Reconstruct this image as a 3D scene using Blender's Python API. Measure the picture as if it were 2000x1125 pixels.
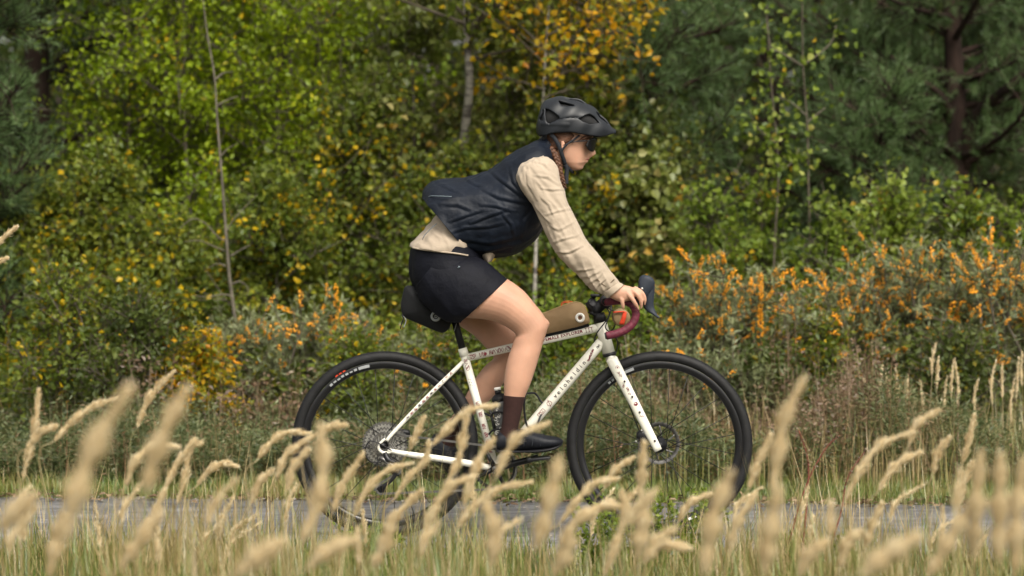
import bpy, math, random
import numpy as np
from mathutils import Vector, Matrix, noise
R = math.radians
rng = np.random.default_rng(7)
random.seed(7)
for o in list(bpy.data.objects): bpy.data.objects.remove(o)
S = bpy.context.scene
COL = S.collection

# ------------------------------------------------------------------ camera, light
PX = 5140.0; CH = 1.2; CD = 10.0; PITCH = math.atan((562.5-433)/PX)
cam = bpy.data.cameras.new('camera'); camo = bpy.data.objects.new('camera', cam); COL.objects.link(camo)
camo.location = (0, -CD, CH); camo.rotation_euler = (math.pi/2-PITCH, 0, 0)
cam.sensor_width = 36; cam.lens = 36*PX/2000; cam.clip_start = 0.1; cam.clip_end = 600
cam.dof.use_dof = True; cam.dof.focus_distance = 9.85; cam.dof.aperture_fstop = 2.7
S.camera = camo
SUN_EL, SUN_AZ = R(50), R(158)      # azimuth measured from +y clockwise: from the camera's side
w = bpy.data.worlds.new('World'); S.world = w; w.use_nodes = True
nt = w.node_tree; bg = nt.nodes['Background']
sky = nt.nodes.new('ShaderNodeTexSky'); sky.sky_type = 'NISHITA'; sky.sun_disc = False
sky.sun_elevation = SUN_EL; sky.sun_rotation = SUN_AZ; sky.dust_density = 6; sky.air_density = 1.0; sky.ozone_density = 0.6
hs = nt.nodes.new('ShaderNodeHueSaturation'); hs.inputs['Saturation'].default_value = 0.2
warm = nt.nodes.new('ShaderNodeMix'); warm.data_type = 'RGBA'; warm.blend_type = 'MULTIPLY'; warm.inputs[0].default_value = 1; warm.inputs[7].default_value = (1, .975, .90, 1)
nt.links.new(sky.outputs[0], hs.inputs['Color']); nt.links.new(hs.outputs[0], warm.inputs[6]); nt.links.new(warm.outputs[2], bg.inputs['Color'])
bg.inputs['Strength'].default_value = 0.15
sl = bpy.data.lights.new('sun', 'SUN'); sl.energy = 1.35; sl.angle = R(24); sl.color = (1, .93, .82)
so = bpy.data.objects.new('sun', sl); COL.objects.link(so)
sd = Vector((math.sin(SUN_AZ)*math.cos(SUN_EL), math.cos(SUN_AZ)*math.cos(SUN_EL), math.sin(SUN_EL)))
so.rotation_euler = sd.to_track_quat('Z', 'Y').to_euler(); so.location = (0, -5, 20)
S.view_settings.view_transform = 'Standard'; S.view_settings.look = 'None'
S.view_settings.exposure = 0.72; S.view_settings.gamma = 1; S.view_settings.use_curve_mapping = False
S.render.engine = 'CYCLES'

# ------------------------------------------------------------------ helpers
cp, sp_ = math.cos(PITCH), math.sin(PITCH)
def at(px, py, Y):
    """photo pixel -> world point on the plane y=Y"""
    a = (px-1000)/PX; b = -(py-562.5)/PX
    ry = cp + sp_*b; rz = -sp_ + cp*b
    t = (Y+CD)/ry
    return np.array([a*t, Y, CH+rz*t])
def nrm(v):
    v = np.asarray(v, float); return v/(np.linalg.norm(v, axis=-1, keepdims=True)+1e-9)

class MB:
    def __init__(s): s.v = []; s.f = []; s.r = []; s.n = 0
    def add(s, V, F, r=0.5):
        V = np.asarray(V, float).reshape(-1, 3)
        F = [np.asarray(F)] if isinstance(F, np.ndarray) else F
        if isinstance(F, list) and len(F) and isinstance(F[0], np.ndarray):
            for a in F: s.f.append(a+s.n)
        else:
            g = {}
            for f in F: g.setdefault(len(f), []).append(f)
            for k in g: s.f.append(np.array(g[k], int)+s.n)
        s.v.append(V); s.r.append(np.broadcast_to(np.asarray(r, float), (len(V),)).copy()); s.n += len(V)
        return s
    def mesh(s, name, smooth=True):
        V = np.concatenate(s.v); m = bpy.data.meshes.new(name)
        m.vertices.add(len(V)); m.vertices.foreach_set('co', V.ravel().astype(np.float32))
        loops = np.concatenate([a.ravel() for a in s.f]); tot = np.concatenate([np.full(len(a), a.shape[1]) for a in s.f])
        m.loops.add(len(loops)); m.loops.foreach_set('vertex_index', loops.astype(np.int32))
        st = np.concatenate([[0], np.cumsum(tot)[:-1]])
        m.polygons.add(len(tot)); m.polygons.foreach_set('loop_start', st.astype(np.int32))
        m.polygons.foreach_set('loop_total', tot.astype(np.int32))
        m.polygons.foreach_set('use_smooth', np.full(len(tot), smooth))
        at_ = m.attributes.new('rnd', 'FLOAT', 'POINT'); at_.data.foreach_set('value', np.concatenate(s.r).astype(np.float32))
        m.update(calc_edges=True); m.validate()
        return m

def thing(name, label, cat, loc=(0, 0, 0), group=None):
    o = bpy.data.objects.new(name, None); COL.objects.link(o); o.location = tuple(loc); o.empty_display_size = .1
    o['label'] = label; o['category'] = cat
    if group: o['group'] = group
    return o
def root_loc(p):
    L = Vector((0, 0, 0))
    while p is not None: L += Vector(p.location); p = p.parent
    return L
def obj(name, mb, mat, parent=None, smooth=True, kind=None, label=None, solid=None, bevel=None):
    m = mb.mesh(name, smooth) if isinstance(mb, MB) else mb
    m.materials.append(mat) if mat and not len(m.materials) else None
    o = bpy.data.objects.new(name, m); COL.objects.link(o)
    if parent is not None:
        o.parent = parent
        L = root_loc(parent)
        o.matrix_parent_inverse = Matrix.Translation(-L)
    if kind: o['kind'] = kind
    if label: o['label'] = label
    if solid:
        md = o.modifiers.new('thickness', 'SOLIDIFY'); md.thickness = solid; md.offset = -1
    if bevel:
        md = o.modifiers.new('bevel', 'BEVEL'); md.width = bevel; md.segments = 2; md.limit_method = 'ANGLE'
    return o
def tag(o, label, cat, group=None):
    o['label'] = label; o['category'] = cat
    if group: o['group'] = group
    return o

# --- shape builders
def catmull(P, sub):
    P = np.asarray(P, float); n = len(P)
    if sub <= 1: return P
    E = np.concatenate([[2*P[0]-P[1]], P, [2*P[-1]-P[-2]]])
    out = []
    for i in range(n-1):
        p0, p1, p2, p3 = E[i:i+4]
        for k in range(sub):
            t = k/sub
            out.append(.5*((2*p1)+(-p0+p2)*t+(2*p0-5*p1+4*p2-p3)*t*t+(-p0+3*p1-3*p2+p3)*t**3))
    out.append(P[-1])
    return np.array(out)
def grid_faces(m, n, closed=True):
    i = np.arange(m-1)[:, None]; j = np.arange(n if closed else n-1)[None, :]
    a = i*n+j; b = i*n+(j+1) % n; c = (i+1)*n+(j+1) % n; d = (i+1)*n+j
    return np.stack([a, b, c, d], -1).reshape(-1, 4)
def capped(rows, mb=None, cap=True, r=.5):
    """rows (m,n,3) closed around -> add to mb"""
    mb = mb or MB(); rows = np.asarray(rows); m, n = rows.shape[:2]
    V = rows.reshape(-1, 3); F = [grid_faces(m, n)]
    if cap:
        V = np.concatenate([V, [rows[0].mean(0)], [rows[-1].mean(0)]])
        j = np.arange(n); k = (j+1) % n
        F.append(np.stack([np.full(n, m*n), k, j], -1)); F.append(np.stack([np.full(n, m*n+1), (m-1)*n+j, (m-1)*n+k], -1))
    mb.add(V, F, r); return mb
def loft(secs, n=36, sub=6, sup=1.0, cap=True, mb=None, ret=False):
    """secs: (x1,y1,x2,y2,Y,b) two silhouette pixels, depth and half-thickness"""
    A = catmull(secs, sub); th = np.linspace(0, 2*np.pi, n, endpoint=False)
    c = np.sign(np.cos(th))*np.abs(np.cos(th))**sup; s = np.sign(np.sin(th))*np.abs(np.sin(th))**sup
    rows = []
    for x1, y1, x2, y2, Y, b in A[:, :6]:
        P1, P2 = at(x1, y1, Y), at(x2, y2, Y); C = (P1+P2)/2; U = (P1-P2)/2
        rows.append(C+c[:, None]*U+s[:, None]*np.array([0, -max(b, 1e-4), 0]))
    if ret: return np.array(rows)
    return capped(rows, mb, cap)
def tube(pts, rad, n=12, sub=1, cap=True, mb=None, flat=1.0, up=(0, 1, 0), r=.5):
    P = catmull(pts, sub); rad = np.atleast_1d(np.asarray(rad, float))
    rad = np.interp(np.linspace(0, 1, len(P)), np.linspace(0, 1, len(rad)), rad) if len(rad) > 1 else np.full(len(P), rad[0])
    T = nrm(np.gradient(P, axis=0)); rows = []; N = None
    th = np.linspace(0, 2*np.pi, n, endpoint=False)
    for i in range(len(P)):
        if N is None:
            u = np.array(up, float)
            if abs(u@T[i]) > .95: u = np.array([1, 0, 0.])
            N = nrm(u-(u@T[i])*T[i])
        else: N = nrm(N-(N@T[i])*T[i])
        B = np.cross(T[i], N)
        rows.append(P[i]+rad[i]*(np.cos(th)[:, None]*N*flat+np.sin(th)[:, None]*B))
    return capped(rows, mb, cap, r)
def lathe(prof, C, axis='y', n=64, mb=None, closed=False, r=.5):
    """prof: (radius, offset along axis)"""
    C = np.array(C, float); th = np.linspace(0, 2*np.pi, n, endpoint=False); prof = list(prof)
    if closed: prof = prof+[prof[0]]
    rows = []
    for ra, h in prof:
        if axis == 'y': rows.append(C+np.stack([ra*np.cos(th), np.full(n, h), ra*np.sin(th)], -1))
        else: rows.append(C+np.stack([ra*np.cos(th), ra*np.sin(th), np.full(n, h)], -1))
    return capped(rows, mb, not closed, r)
def box(c, e, mb=None, rot=None):
    mb = mb or MB(); V = np.array([[x, y, z] for x in (-1, 1) for y in (-1, 1) for z in (-1, 1)], float)*np.array(e)/2
    if rot is not None: V = V@np.array(rot).T
    mb.add(V+np.array(c), np.array([[0, 1, 3, 2], [4, 6, 7, 5], [0, 4, 5, 1], [2, 3, 7, 6], [0, 2, 6, 4], [1, 5, 7, 3]])); return mb
def prism_px(poly, Y0, Y1, mb=None, puff=0.0, sub=1):
    """side outline in px given real thickness between y=Y0 and Y1"""
    mb = mb or MB(); P = np.array(poly, float)
    if sub > 1:
        Q = np.concatenate([P, P[:1]]); Q = catmull(np.concatenate([P[-1:], Q, P[1:2]]), sub)[sub:-sub-1]; P = Q
    C = P.mean(0); n = len(P); Ym = (Y0+Y1)/2
    rows = []
    for f, s in ((0.0, .02), (0.0, .955), (.07, .985), (.25, 1.0), (.75, 1.0), (.93, .985), (1.0, .955), (1.0, .02)):
        yy = Y0+(Y1-Y0)*f
        rows.append([at(*(C+(p-C)*(s if puff or s < .1 else 1.0)), yy) for p in P])
        if s < .1: rows[-1] = [at(*(C+(p-C)*.02), yy-(puff if f == 0 else -puff)) for p in P]
    rows = np.array(rows)
    return capped(rows, mb, True)
def prisms(A, B, ra, rb, n=4, mb=None, r=.5):
    mb = mb or MB(); N = len(A); D = nrm(B-A); u = np.cross(D, [0.31, .2, .93]); u = nrm(u); v = np.cross(D, u)
    th = np.linspace(0, 2*np.pi, n, endpoint=False); ra = np.broadcast_to(ra, N); rb = np.broadcast_to(rb, N)
    ring = np.cos(th)[None, :, None]*u[:, None]+np.sin(th)[None, :, None]*v[:, None]
    V = np.concatenate([A[:, None]+ring*ra[:, None, None], B[:, None]+ring*rb[:, None, None]], 1)
    j = np.arange(n); k = (j+1) % n
    F = np.stack([j, k, k+n, j+n], -1)[None]+(np.arange(N)*2*n)[:, None, None]
    mb.add(V.reshape(-1, 3), F.reshape(-1, 4), np.repeat(np.broadcast_to(r, N), 2*n)); return mb
def leafs(P, D, Nn, L, W, rnd, mb=None, fold=.18, cheap=False):
    mb = mb or MB(); n = len(P); D = nrm(D); S_ = nrm(np.cross(D, Nn)); Up = np.cross(S_, D)
    L = np.broadcast_to(L, n)[:, None]; W = np.broadcast_to(W, n)[:, None]
    if cheap:
        V = np.stack([P, P+D*L*.45+S_*W/2+Up*W*fold, P+D*L, P+D*L*.45-S_*W/2+Up*W*fold], 1)
        F = np.array([[0, 1, 2], [0, 2, 3]])[None]+(np.arange(n)*4)[:, None, None]
        mb.add(V.reshape(-1, 3), F.reshape(-1, 3), np.repeat(rnd, 4))
    else:
        V = np.stack([P, P+D*L*.25+S_*W*.46+Up*W*fold, P+D*L*.62+S_*W*.42+Up*W*fold*.6, P+D*L-Up*W*.1, P+D*L*.62-S_*W*.42+Up*W*fold*.6, P+D*L*.25-S_*W*.46+Up*W*fold], 1)
        F = np.array([[0, 1, 2, 3], [0, 3, 4, 5]])[None]+(np.arange(n)*6)[:, None, None]
        mb.add(V.reshape(-1, 3), F.reshape(-1, 4), np.repeat(rnd, 6))
    return mb
def rdir(n, up=0.0, seed=None):
    v = rng.normal(size=(n, 3)); v = nrm(v); v[:, 2] += up; return nrm(v)

# ------------------------------------------------------------------ materials
def new_mat(name):
    m = bpy.data.materials.new(name); m.use_nodes = True; t = m.node_tree
    return m, t, t.nodes['Principled BSDF']
def mat(name, c, rough=.6, metal=0, var=.15, scale=30, bump=0, bscale=None, spec=.3, sheen=0, sss=0, coat=0, detail=4, stretch=None):
    m, t, b = new_mat(name); L = t.links
    tc = t.nodes.new('ShaderNodeTexCoord'); n = t.nodes.new('ShaderNodeTexNoise'); n.inputs['Scale'].default_value = scale; n.inputs['Detail'].default_value = detail
    src = tc.outputs['Object']
    if stretch:
        mp = t.nodes.new('ShaderNodeMapping'); mp.inputs['Scale'].default_value = stretch; L.new(src, mp.inputs[0]); src = mp.outputs[0]
    L.new(src, n.inputs['Vector'])
    r = t.nodes.new('ShaderNodeValToRGB'); e = r.color_ramp.elements
    e[0].position = .3; e[1].position = .7
    e[0].color = tuple(x*(1-var) for x in c)+(1,); e[1].color = tuple(min(1, x*(1+var)) for x in c)+(1,)
    L.new(n.outputs['Fac'], r.inputs[0]); L.new(r.outputs[0], b.inputs['Base Color'])
    b.inputs['Roughness'].default_value = rough; b.inputs['Metallic'].default_value = metal
    b.inputs['Specular IOR Level'].default_value = spec
    if sheen: b.inputs['Sheen Weight'].default_value = sheen
    if coat: b.inputs['Coat Weight'].default_value = coat; b.inputs['Coat Roughness'].default_value = .15
    if sss:
        b.inputs['Subsurface Weight'].default_value = sss; b.inputs['Subsurface Radius'].default_value = (.012, .005, .003); b.inputs['Subsurface Scale'].default_value = 1.0
    if bump:
        n2 = t.nodes.new('ShaderNodeTexNoise'); n2.inputs['Scale'].default_value = bscale or scale*4; n2.inputs['Detail'].default_value = 6
        L.new(src, n2.inputs['Vector']); bm = t.nodes.new('ShaderNodeBump'); bm.inputs['Strength'].default_value = bump; bm.inputs['Distance'].default_value = .004
        L.new(n2.outputs['Fac'], bm.inputs['Height']); L.new(bm.outputs[0], b.inputs['Normal'])
    return m
def leaf_mat(name, stops, trans=.5, gloss=.02, tint=1.0):
    m = bpy.data.materials.new(name); m.use_nodes = True; t = m.node_tree; t.nodes.clear(); L = t.links
    out = t.nodes.new('ShaderNodeOutputMaterial'); a = t.nodes.new('ShaderNodeAttribute'); a.attribute_name = 'rnd'
    r = t.nodes.new('ShaderNodeValToRGB'); e = r.color_ramp.elements
    while len(e) < len(stops): e.new(.5)
    for el, (p, c) in zip(e, stops): el.position = p; el.color = tuple(c)+(1,)
    L.new(a.outputs['Fac'], r.inputs[0])
    d = t.nodes.new('ShaderNodeBsdfDiffuse'); tr = t.nodes.new('ShaderNodeBsdfTranslucent'); g = t.nodes.new('ShaderNodeBsdfGlossy')
    g.inputs['Roughness'].default_value = .45; g.inputs['Color'].default_value = (.8, .85, .9, 1)
    mx = t.nodes.new('ShaderNodeMixShader'); mx.inputs[0].default_value = trans; m2 = t.nodes.new('ShaderNodeMixShader'); m2.inputs[0].default_value = gloss
    L.new(r.outputs[0], d.inputs[0]); L.new(r.outputs[0], tr.inputs[0]); L.new(d.outputs[0], mx.inputs[1]); L.new(tr.outputs[0], mx.inputs[2])
    L.new(mx.outputs[0], m2.inputs[1]); L.new(g.outputs[0], m2.inputs[2]); L.new(m2.outputs[0], out.inputs[0])
    return m

M = {}
M['bark'] = mat('bark', (.045, .034, .026), .9, var=.5, scale=14, bump=.8, stretch=(1, 1, .3))
M['twig'] = mat('twig', (.09, .075, .055), .9, var=.35, scale=20, bump=.3)
M['grey_bark'] = mat('grey_bark', (.115, .10, .075), .9, var=.35, scale=18, bump=.5)
M['pine_bark'] = mat('pine_bark', (.026, .015, .011), .95, var=.5, scale=12, bump=1, stretch=(1, 1, .35))
# birch: pale with dark lenticels
def birch_mat():
    m, t, b = new_mat('birch_bark'); L = t.links
    tc = t.nodes.new('ShaderNodeTexCoord'); mp = t.nodes.new('ShaderNodeMapping'); mp.inputs['Scale'].default_value = (5, 5, 22)
    n = t.nodes.new('ShaderNodeTexNoise'); n.inputs['Scale'].default_value = 1.3; n.inputs['Detail'].default_value = 5
    r = t.nodes.new('ShaderNodeValToRGB'); e = r.color_ramp.elements; e[0].position = .38; e[0].color = (.06, .05, .045, 1); e[1].position = .5; e[1].color = (.26, .24, .205, 1)
    L.new(tc.outputs['Object'], mp.inputs[0]); L.new(mp.outputs[0], n.inputs['Vector']); L.new(n.outputs['Fac'], r.inputs[0]); L.new(r.outputs[0], b.inputs['Base Color'])
    b.inputs['Roughness'].default_value = .75; return m
M['birch'] = birch_mat()
M['leaf_bright'] = leaf_mat('bright_green_leaf', [(0, (.08, .135, .006)), (.35, (.17, .25, .008)), (.7, (.31, .40, .012)), (.9, (.44, .44, .018)), (.98, (.60, .42, .010))])
M['leaf_olive'] = leaf_mat('olive_leaf', [(0, (.05, .08, .010)), (.4, (.105, .15, .018)), (.72, (.20, .235, .03)), (.88, (.36, .34, .02)), (.96, (.62, .42, .010))])
M['leaf_pale'] = leaf_mat('pale_aspen_leaf', [(0, (.07, .095, .014)), (.35, (.13, .165, .025)), (.62, (.22, .24, .055)), (.82, (.36, .35, .14)), (.94, (.55, .34, .05))], .45, .03)
M['leaf_gold'] = leaf_mat('golden_leaf', [(0, (.08, .11, .012)), (.4, (.17, .20, .016)), (.55, (.34, .28, .012)), (.75, (.65, .36, .008)), (1, (.60, .25, .008))])
M['leaf_dark'] = leaf_mat('dark_green_leaf', [(0, (.04, .06, .014)), (.5, (.08, .11, .022)), (.85, (.14, .17, .03)), (.97, (.32, .26, .02))])
M['leaf_fresh'] = leaf_mat('fresh_green_leaf', [(0, (.06, .10, .010)), (.4, (.12, .18, .018)), (.8, (.25, .32, .04)), (.95, (.42, .45, .12)), (1, (.55, .36, .02))])
M['needle'] = leaf_mat('pine_needle', [(0, (.045, .078, .022)), (.5, (.095, .16, .05)), (1, (.19, .27, .11))], .2, .03)
M['buckthorn'] = leaf_mat('grey_green_leaf', [(0, (.07, .085, .03)), (.5, (.16, .185, .075)), (1, (.30, .32, .16))], .25, .04)
M['herb'] = leaf_mat('herb_leaf', [(0, (.03, .045, .014)), (.35, (.07, .095, .03)), (.62, (.14, .155, .06)), (.8, (.24, .165, .085)), (1, (.20, .09, .05))], .3, .03)
M['dry'] = leaf_mat('dry_brown_leaf', [(0, (.08, .045, .025)), (.6, (.17, .105, .06)), (1, (.30, .21, .125))], .2, .05)
M['grass'] = leaf_mat('verge_grass', [(0, (.05, .08, .010)), (.35, (.11, .17, .02)), (.6, (.22, .23, .05)), (.8, (.34, .24, .10)), (1, (.52, .40, .20))], .3, .06)
M['straw'] = leaf_mat('straw', [(0, (.58, .44, .24)), (.5, (.78, .65, .41)), (1, (.88, .78, .57))], .3, .05)
M['stem'] = leaf_mat('grass_stem', [(0, (.14, .15, .04)), (.5, (.34, .25, .11)), (1, (.48, .38, .2))], .25, .08)
M['red_stem'] = mat('red_stem', (.17, .05, .035), .8, var=.3)
M['berry'] = mat('orange_berry', (.90, .35, .008), .45, var=.2, scale=60, spec=.5, sss=.1)

# ------------------------------------------------------------------ ground and road
def far_edge(x): return 1.31 - .0775*(x)          # world y of the road's far edge
def near_edge(x): return -.43 - .0775*(x)
g = MB(); nx, ny = 140, 100
X = np.sinh(np.linspace(-3.2, 3.2, nx))/np.sinh(3.2)*150; Yy = np.concatenate([np.linspace(-40, -10, 8)[:-1], np.linspace(-10, 14, 60), np.geomspace(14.5, 260, ny-67)])
gx, gy = np.meshgrid(X, Yy); gz = np.array([[noise.noise(Vector((a*.9, b*.9, 0)))*.02+noise.noise(Vector((a*.2, b*.2, 3)))*.03 for a, b in zip(r1, r2)] for r1, r2 in zip(gx, gy)])
ondist = np.maximum(near_edge(gx)-gy, gy-far_edge(gx)); gz = gz*np.clip((ondist)/.8, 0, 1)-.012
g.add(np.stack([gx, gy, gz], -1).reshape(-1, 3), [grid_faces(len(Yy), nx, False)])
def ground_mat():
    m, t, b = new_mat('soil_and_litter'); L = t.links; tc = t.nodes.new('ShaderNodeTexCoord')
    n = t.nodes.new('ShaderNodeTexNoise'); n.inputs['Scale'].default_value = 6; n.inputs['Detail'].default_value = 10; n.inputs['Roughness'].default_value = .75
    r = t.nodes.new('ShaderNodeValToRGB'); e = r.color_ramp.elements; e[0].position = .3; e[0].color = (.03, .03, .012, 1); e[1].position = .7; e[1].color = (.12, .09, .05, 1)
    e.new(.5).color = (.06, .065, .02, 1)
    L.new(tc.outputs['Object'], n.inputs[0]); L.new(n.outputs['Fac'], r.inputs[0]); L.new(r.outputs[0], b.inputs['Base Color']); b.inputs['Roughness'].default_value = 1
    bm = t.nodes.new('ShaderNodeBump'); bm.inputs['Distance'].default_value = .03; L.new(n.outputs['Fac'], bm.inputs['Height']); L.new(bm.outputs[0], b.inputs['Normal']); return m
obj('ground', g, ground_mat(), kind='structure')
rd = MB(); xs = np.concatenate([np.linspace(-120, -6, 30), np.linspace(-5.9, 5.9, 480), np.linspace(6, 120, 30)])
rows = []
for x in xs:
    j1 = noise.noise(Vector((x*3.1, 7, 0)))*.035+noise.noise(Vector((x*11, 7, 0)))*.018
    j2 = noise.noise(Vector((x*3.1, 1, 0)))*.035+noise.noise(Vector((x*11, 1, 0)))*.018
    a, b = near_edge(x)+j1, far_edge(x)+j2
    rows.append([[x, a, -.02], [x, a+.01, -.004], [x, (a*.66+b*.34), .002], [x, (a*.34+b*.66), .002], [x, b-.01, -.004], [x, b, -.02]])
rd.add(np.array(rows).reshape(-1, 3), [grid_faces(len(xs), 6, False)[:, ::-1]])
def asphalt():
    m, t, b = new_mat('worn_asphalt'); L = t.links; tc = t.nodes.new('ShaderNodeTexCoord')
    mp = t.nodes.new('ShaderNodeMapping'); mp.inputs['Scale'].default_value = (.35, 1, 1); L.new(tc.outputs['Object'], mp.inputs[0])
    n = t.nodes.new('ShaderNodeTexNoise'); n.inputs['Scale'].default_value = 9; n.inputs['Detail'].default_value = 9; n.inputs['Roughness'].default_value = .7
    v = t.nodes.new('ShaderNodeTexVoronoi'); v.inputs['Scale'].default_value = 85
    r = t.nodes.new('ShaderNodeValToRGB'); e = r.color_ramp.elements; e[0].position = .36; e[0].color = (.075, .073, .075, 1); e[1].position = .64; e[1].color = (.20, .195, .20, 1)
    L.new(mp.outputs[0], n.inputs[0]); L.new(mp.outputs[0], v.inputs['Vector']); L.new(n.outputs['Fac'], r.inputs[0])
    r2 = t.nodes.new('ShaderNodeValToRGB'); r2.color_ramp.elements[0].color = (.38, .38, .38, 1); r2.color_ramp.elements[1].color = (1.5, 1.5, 1.5, 1); r2.color_ramp.elements[1].position = .9
    L.new(v.outputs['Color'], r2.inputs[0])
    mx = t.nodes.new('ShaderNodeMix'); mx.data_type = 'RGBA'; mx.blend_type = 'MULTIPLY'; mx.inputs[0].default_value = .8
    L.new(r.outputs[0], mx.inputs[6]); L.new(r2.outputs[0], mx.inputs[7]); L.new(mx.outputs[2], b.inputs['Base Color']); b.inputs['Roughness'].default_value = .85
    bm = t.nodes.new('ShaderNodeBump'); bm.inputs['Distance'].default_value = .006; L.new(v.outputs['Distance'], bm.inputs['Height']); L.new(bm.outputs[0], b.inputs['Normal']); return m
obj('road', rd, asphalt(), kind='structure')

# ------------------------------------------------------------------ vegetation builders
def path_interp(P, t):
    s = np.linspace(0, 1, len(P)); return np.stack([np.interp(t, s, P[:, k]) for k in range(3)], -1)
def broadleaf(name, label, cat, base, H, width, leafm, nb=40, ntw=10, nl=16, leaf=(.04, .03), h0=.12, barkm='twig', r0=.03, elev=.5, shift=0.0,
              trunk=None, group=None, squash=1.0, cheap=False, hang=.3, top=.35, partname='trunk', crown='crown', spread=.07, big_leaves=0, ylw=.035):
    base = np.array(base, float); t = thing(name, label, cat, base, group)
    if trunk is None:
        z = np.linspace(0, 1, 9); wob = np.cumsum(rng.normal(0, .02*H/3, (9, 2)), 0); wob -= wob[0]
        trunk = np.stack([base[0]+wob[:, 0], base[1]+wob[:, 1], base[2]+z*H], -1)
    trunk = np.array(trunk, float)
    obj(partname, tube(trunk, [r0, r0*.75, r0*.5, r0*.15], 8, 4), M[barkm], t)
    tt = rng.uniform(h0, .98, nb); P0 = path_interp(trunk, tt); az = rng.uniform(0, 2*np.pi, nb)
    u = (tt-h0)/(1-h0); prof = np.clip(np.sin(np.pi*np.clip(u*.86+.12, 0, 1))**.6, .2, 1)*(1-(1-top)*u**2)
    Lb = width/2*prof*rng.uniform(.65, 1.1, nb)
    el = elev*rng.uniform(.4, 1.3, nb)+u*.5
    D = np.stack([np.cos(az)*np.cos(el), squash*np.sin(az)*np.cos(el), np.sin(el)], -1)
    br = MB(); seg = 4; bend = rng.normal(0, .1, (nb, 3)); prev = P0
    pts = [P0]
    for k in range(1, seg+1):
        s = k/seg; q = P0+D*Lb[:, None]*s+(bend*Lb[:, None])*s*s-np.array([0, 0, .12])*Lb[:, None]*s*s
        prisms(prev, q, r0*.34*(1-(k-1)/seg)*(1-u*.6)+.0025, r0*.34*(1-k/seg)*(1-u*.6)+.0018, 4, br); prev = q; pts.append(q)
    pts = np.array(pts)
    s = rng.uniform(.15, 1, (nb, ntw)); idx = np.clip((s*seg).astype(int), 0, seg-1); fr = s*seg-idx
    b_ = np.arange(nb)[:, None]; T0 = pts[idx, b_]*(1-fr[..., None])+pts[idx+1, b_]*fr[..., None]; T0 = T0.reshape(-1, 3)
    TD = nrm(np.repeat(D, ntw, 0)*.6+rdir(nb*ntw, .25)); TL = rng.uniform(.12, .42, nb*ntw)*min(1.2, width/1.6)
    T1 = T0+TD*TL[:, None]; prisms(T0, T1, .0035, .0015, 3, br)
    obj('branches', br, M['twig'], t, kind='stuff')
    k = np.repeat(np.arange(nb*ntw), nl); f = rng.uniform(.1, 1.08, len(k))
    P = T0[k]+TD[k]*(TL[k]*f)[:, None]+rng.normal(0, spread*.5, (len(k), 3))
    LD = nrm(TD[k]*.5+rdir(len(k))+np.array([0, 0, -hang])); LN = rdir(len(k), .9)
    sz = leaf[0]*rng.uniform(.45, 1.35, len(k))
    rc = np.repeat(rng.beta(2, 2, nb*ntw), nl); rb = np.repeat(rng.uniform(0, 1, nb), ntw*nl)
    rr = np.clip(.50*rc+.25*rb+.27*rng.uniform(0, 1, len(k))+shift, 0, 1)
    yl = np.repeat(rng.uniform(0, 1, nb*ntw) < ylw, nl) & (rng.uniform(0, 1, len(k)) < .75); rr[yl] = 1
    if big_leaves:
        sel = np.zeros(len(P), bool); sel[np.argsort(P[:, 1])[:big_leaves*6][::6]] = True
        lm = []
        for q in range(5):
            mb = leafs(np.zeros((1, 3)), np.array([[0, 0, 1.]]), np.array([[0, -1., .3]]), leaf[0]*1.15, leaf[1]*1.25, np.array([[.35, .55, .7, .85, .97][q]]).ravel(), fold=.12+.05*q)
            mm = mb.mesh('leaf'); mm.materials.append(M[leafm]); lm.append(mm)
        for i in np.nonzero(sel)[0]:
            o = bpy.data.objects.new('leaf', lm[min(4, int(rr[i]*5))]); COL.objects.link(o); o.parent = t
            o.location = Vector(P[i]-base); z = Vector(LD[i]); o.rotation_euler = z.to_track_quat('Z', 'Y').to_euler(); o.rotation_euler.rotate_axis('Z', random.uniform(-.9, .9))
        P, LD, LN, sz, rr = [a[~sel] for a in (P, LD, LN, sz, rr)]
    obj(crown, leafs(P, LD, LN, sz, sz*leaf[1]/leaf[0], rr, cheap=cheap), M[leafm], t, kind='stuff', smooth=False)
    return t

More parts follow.
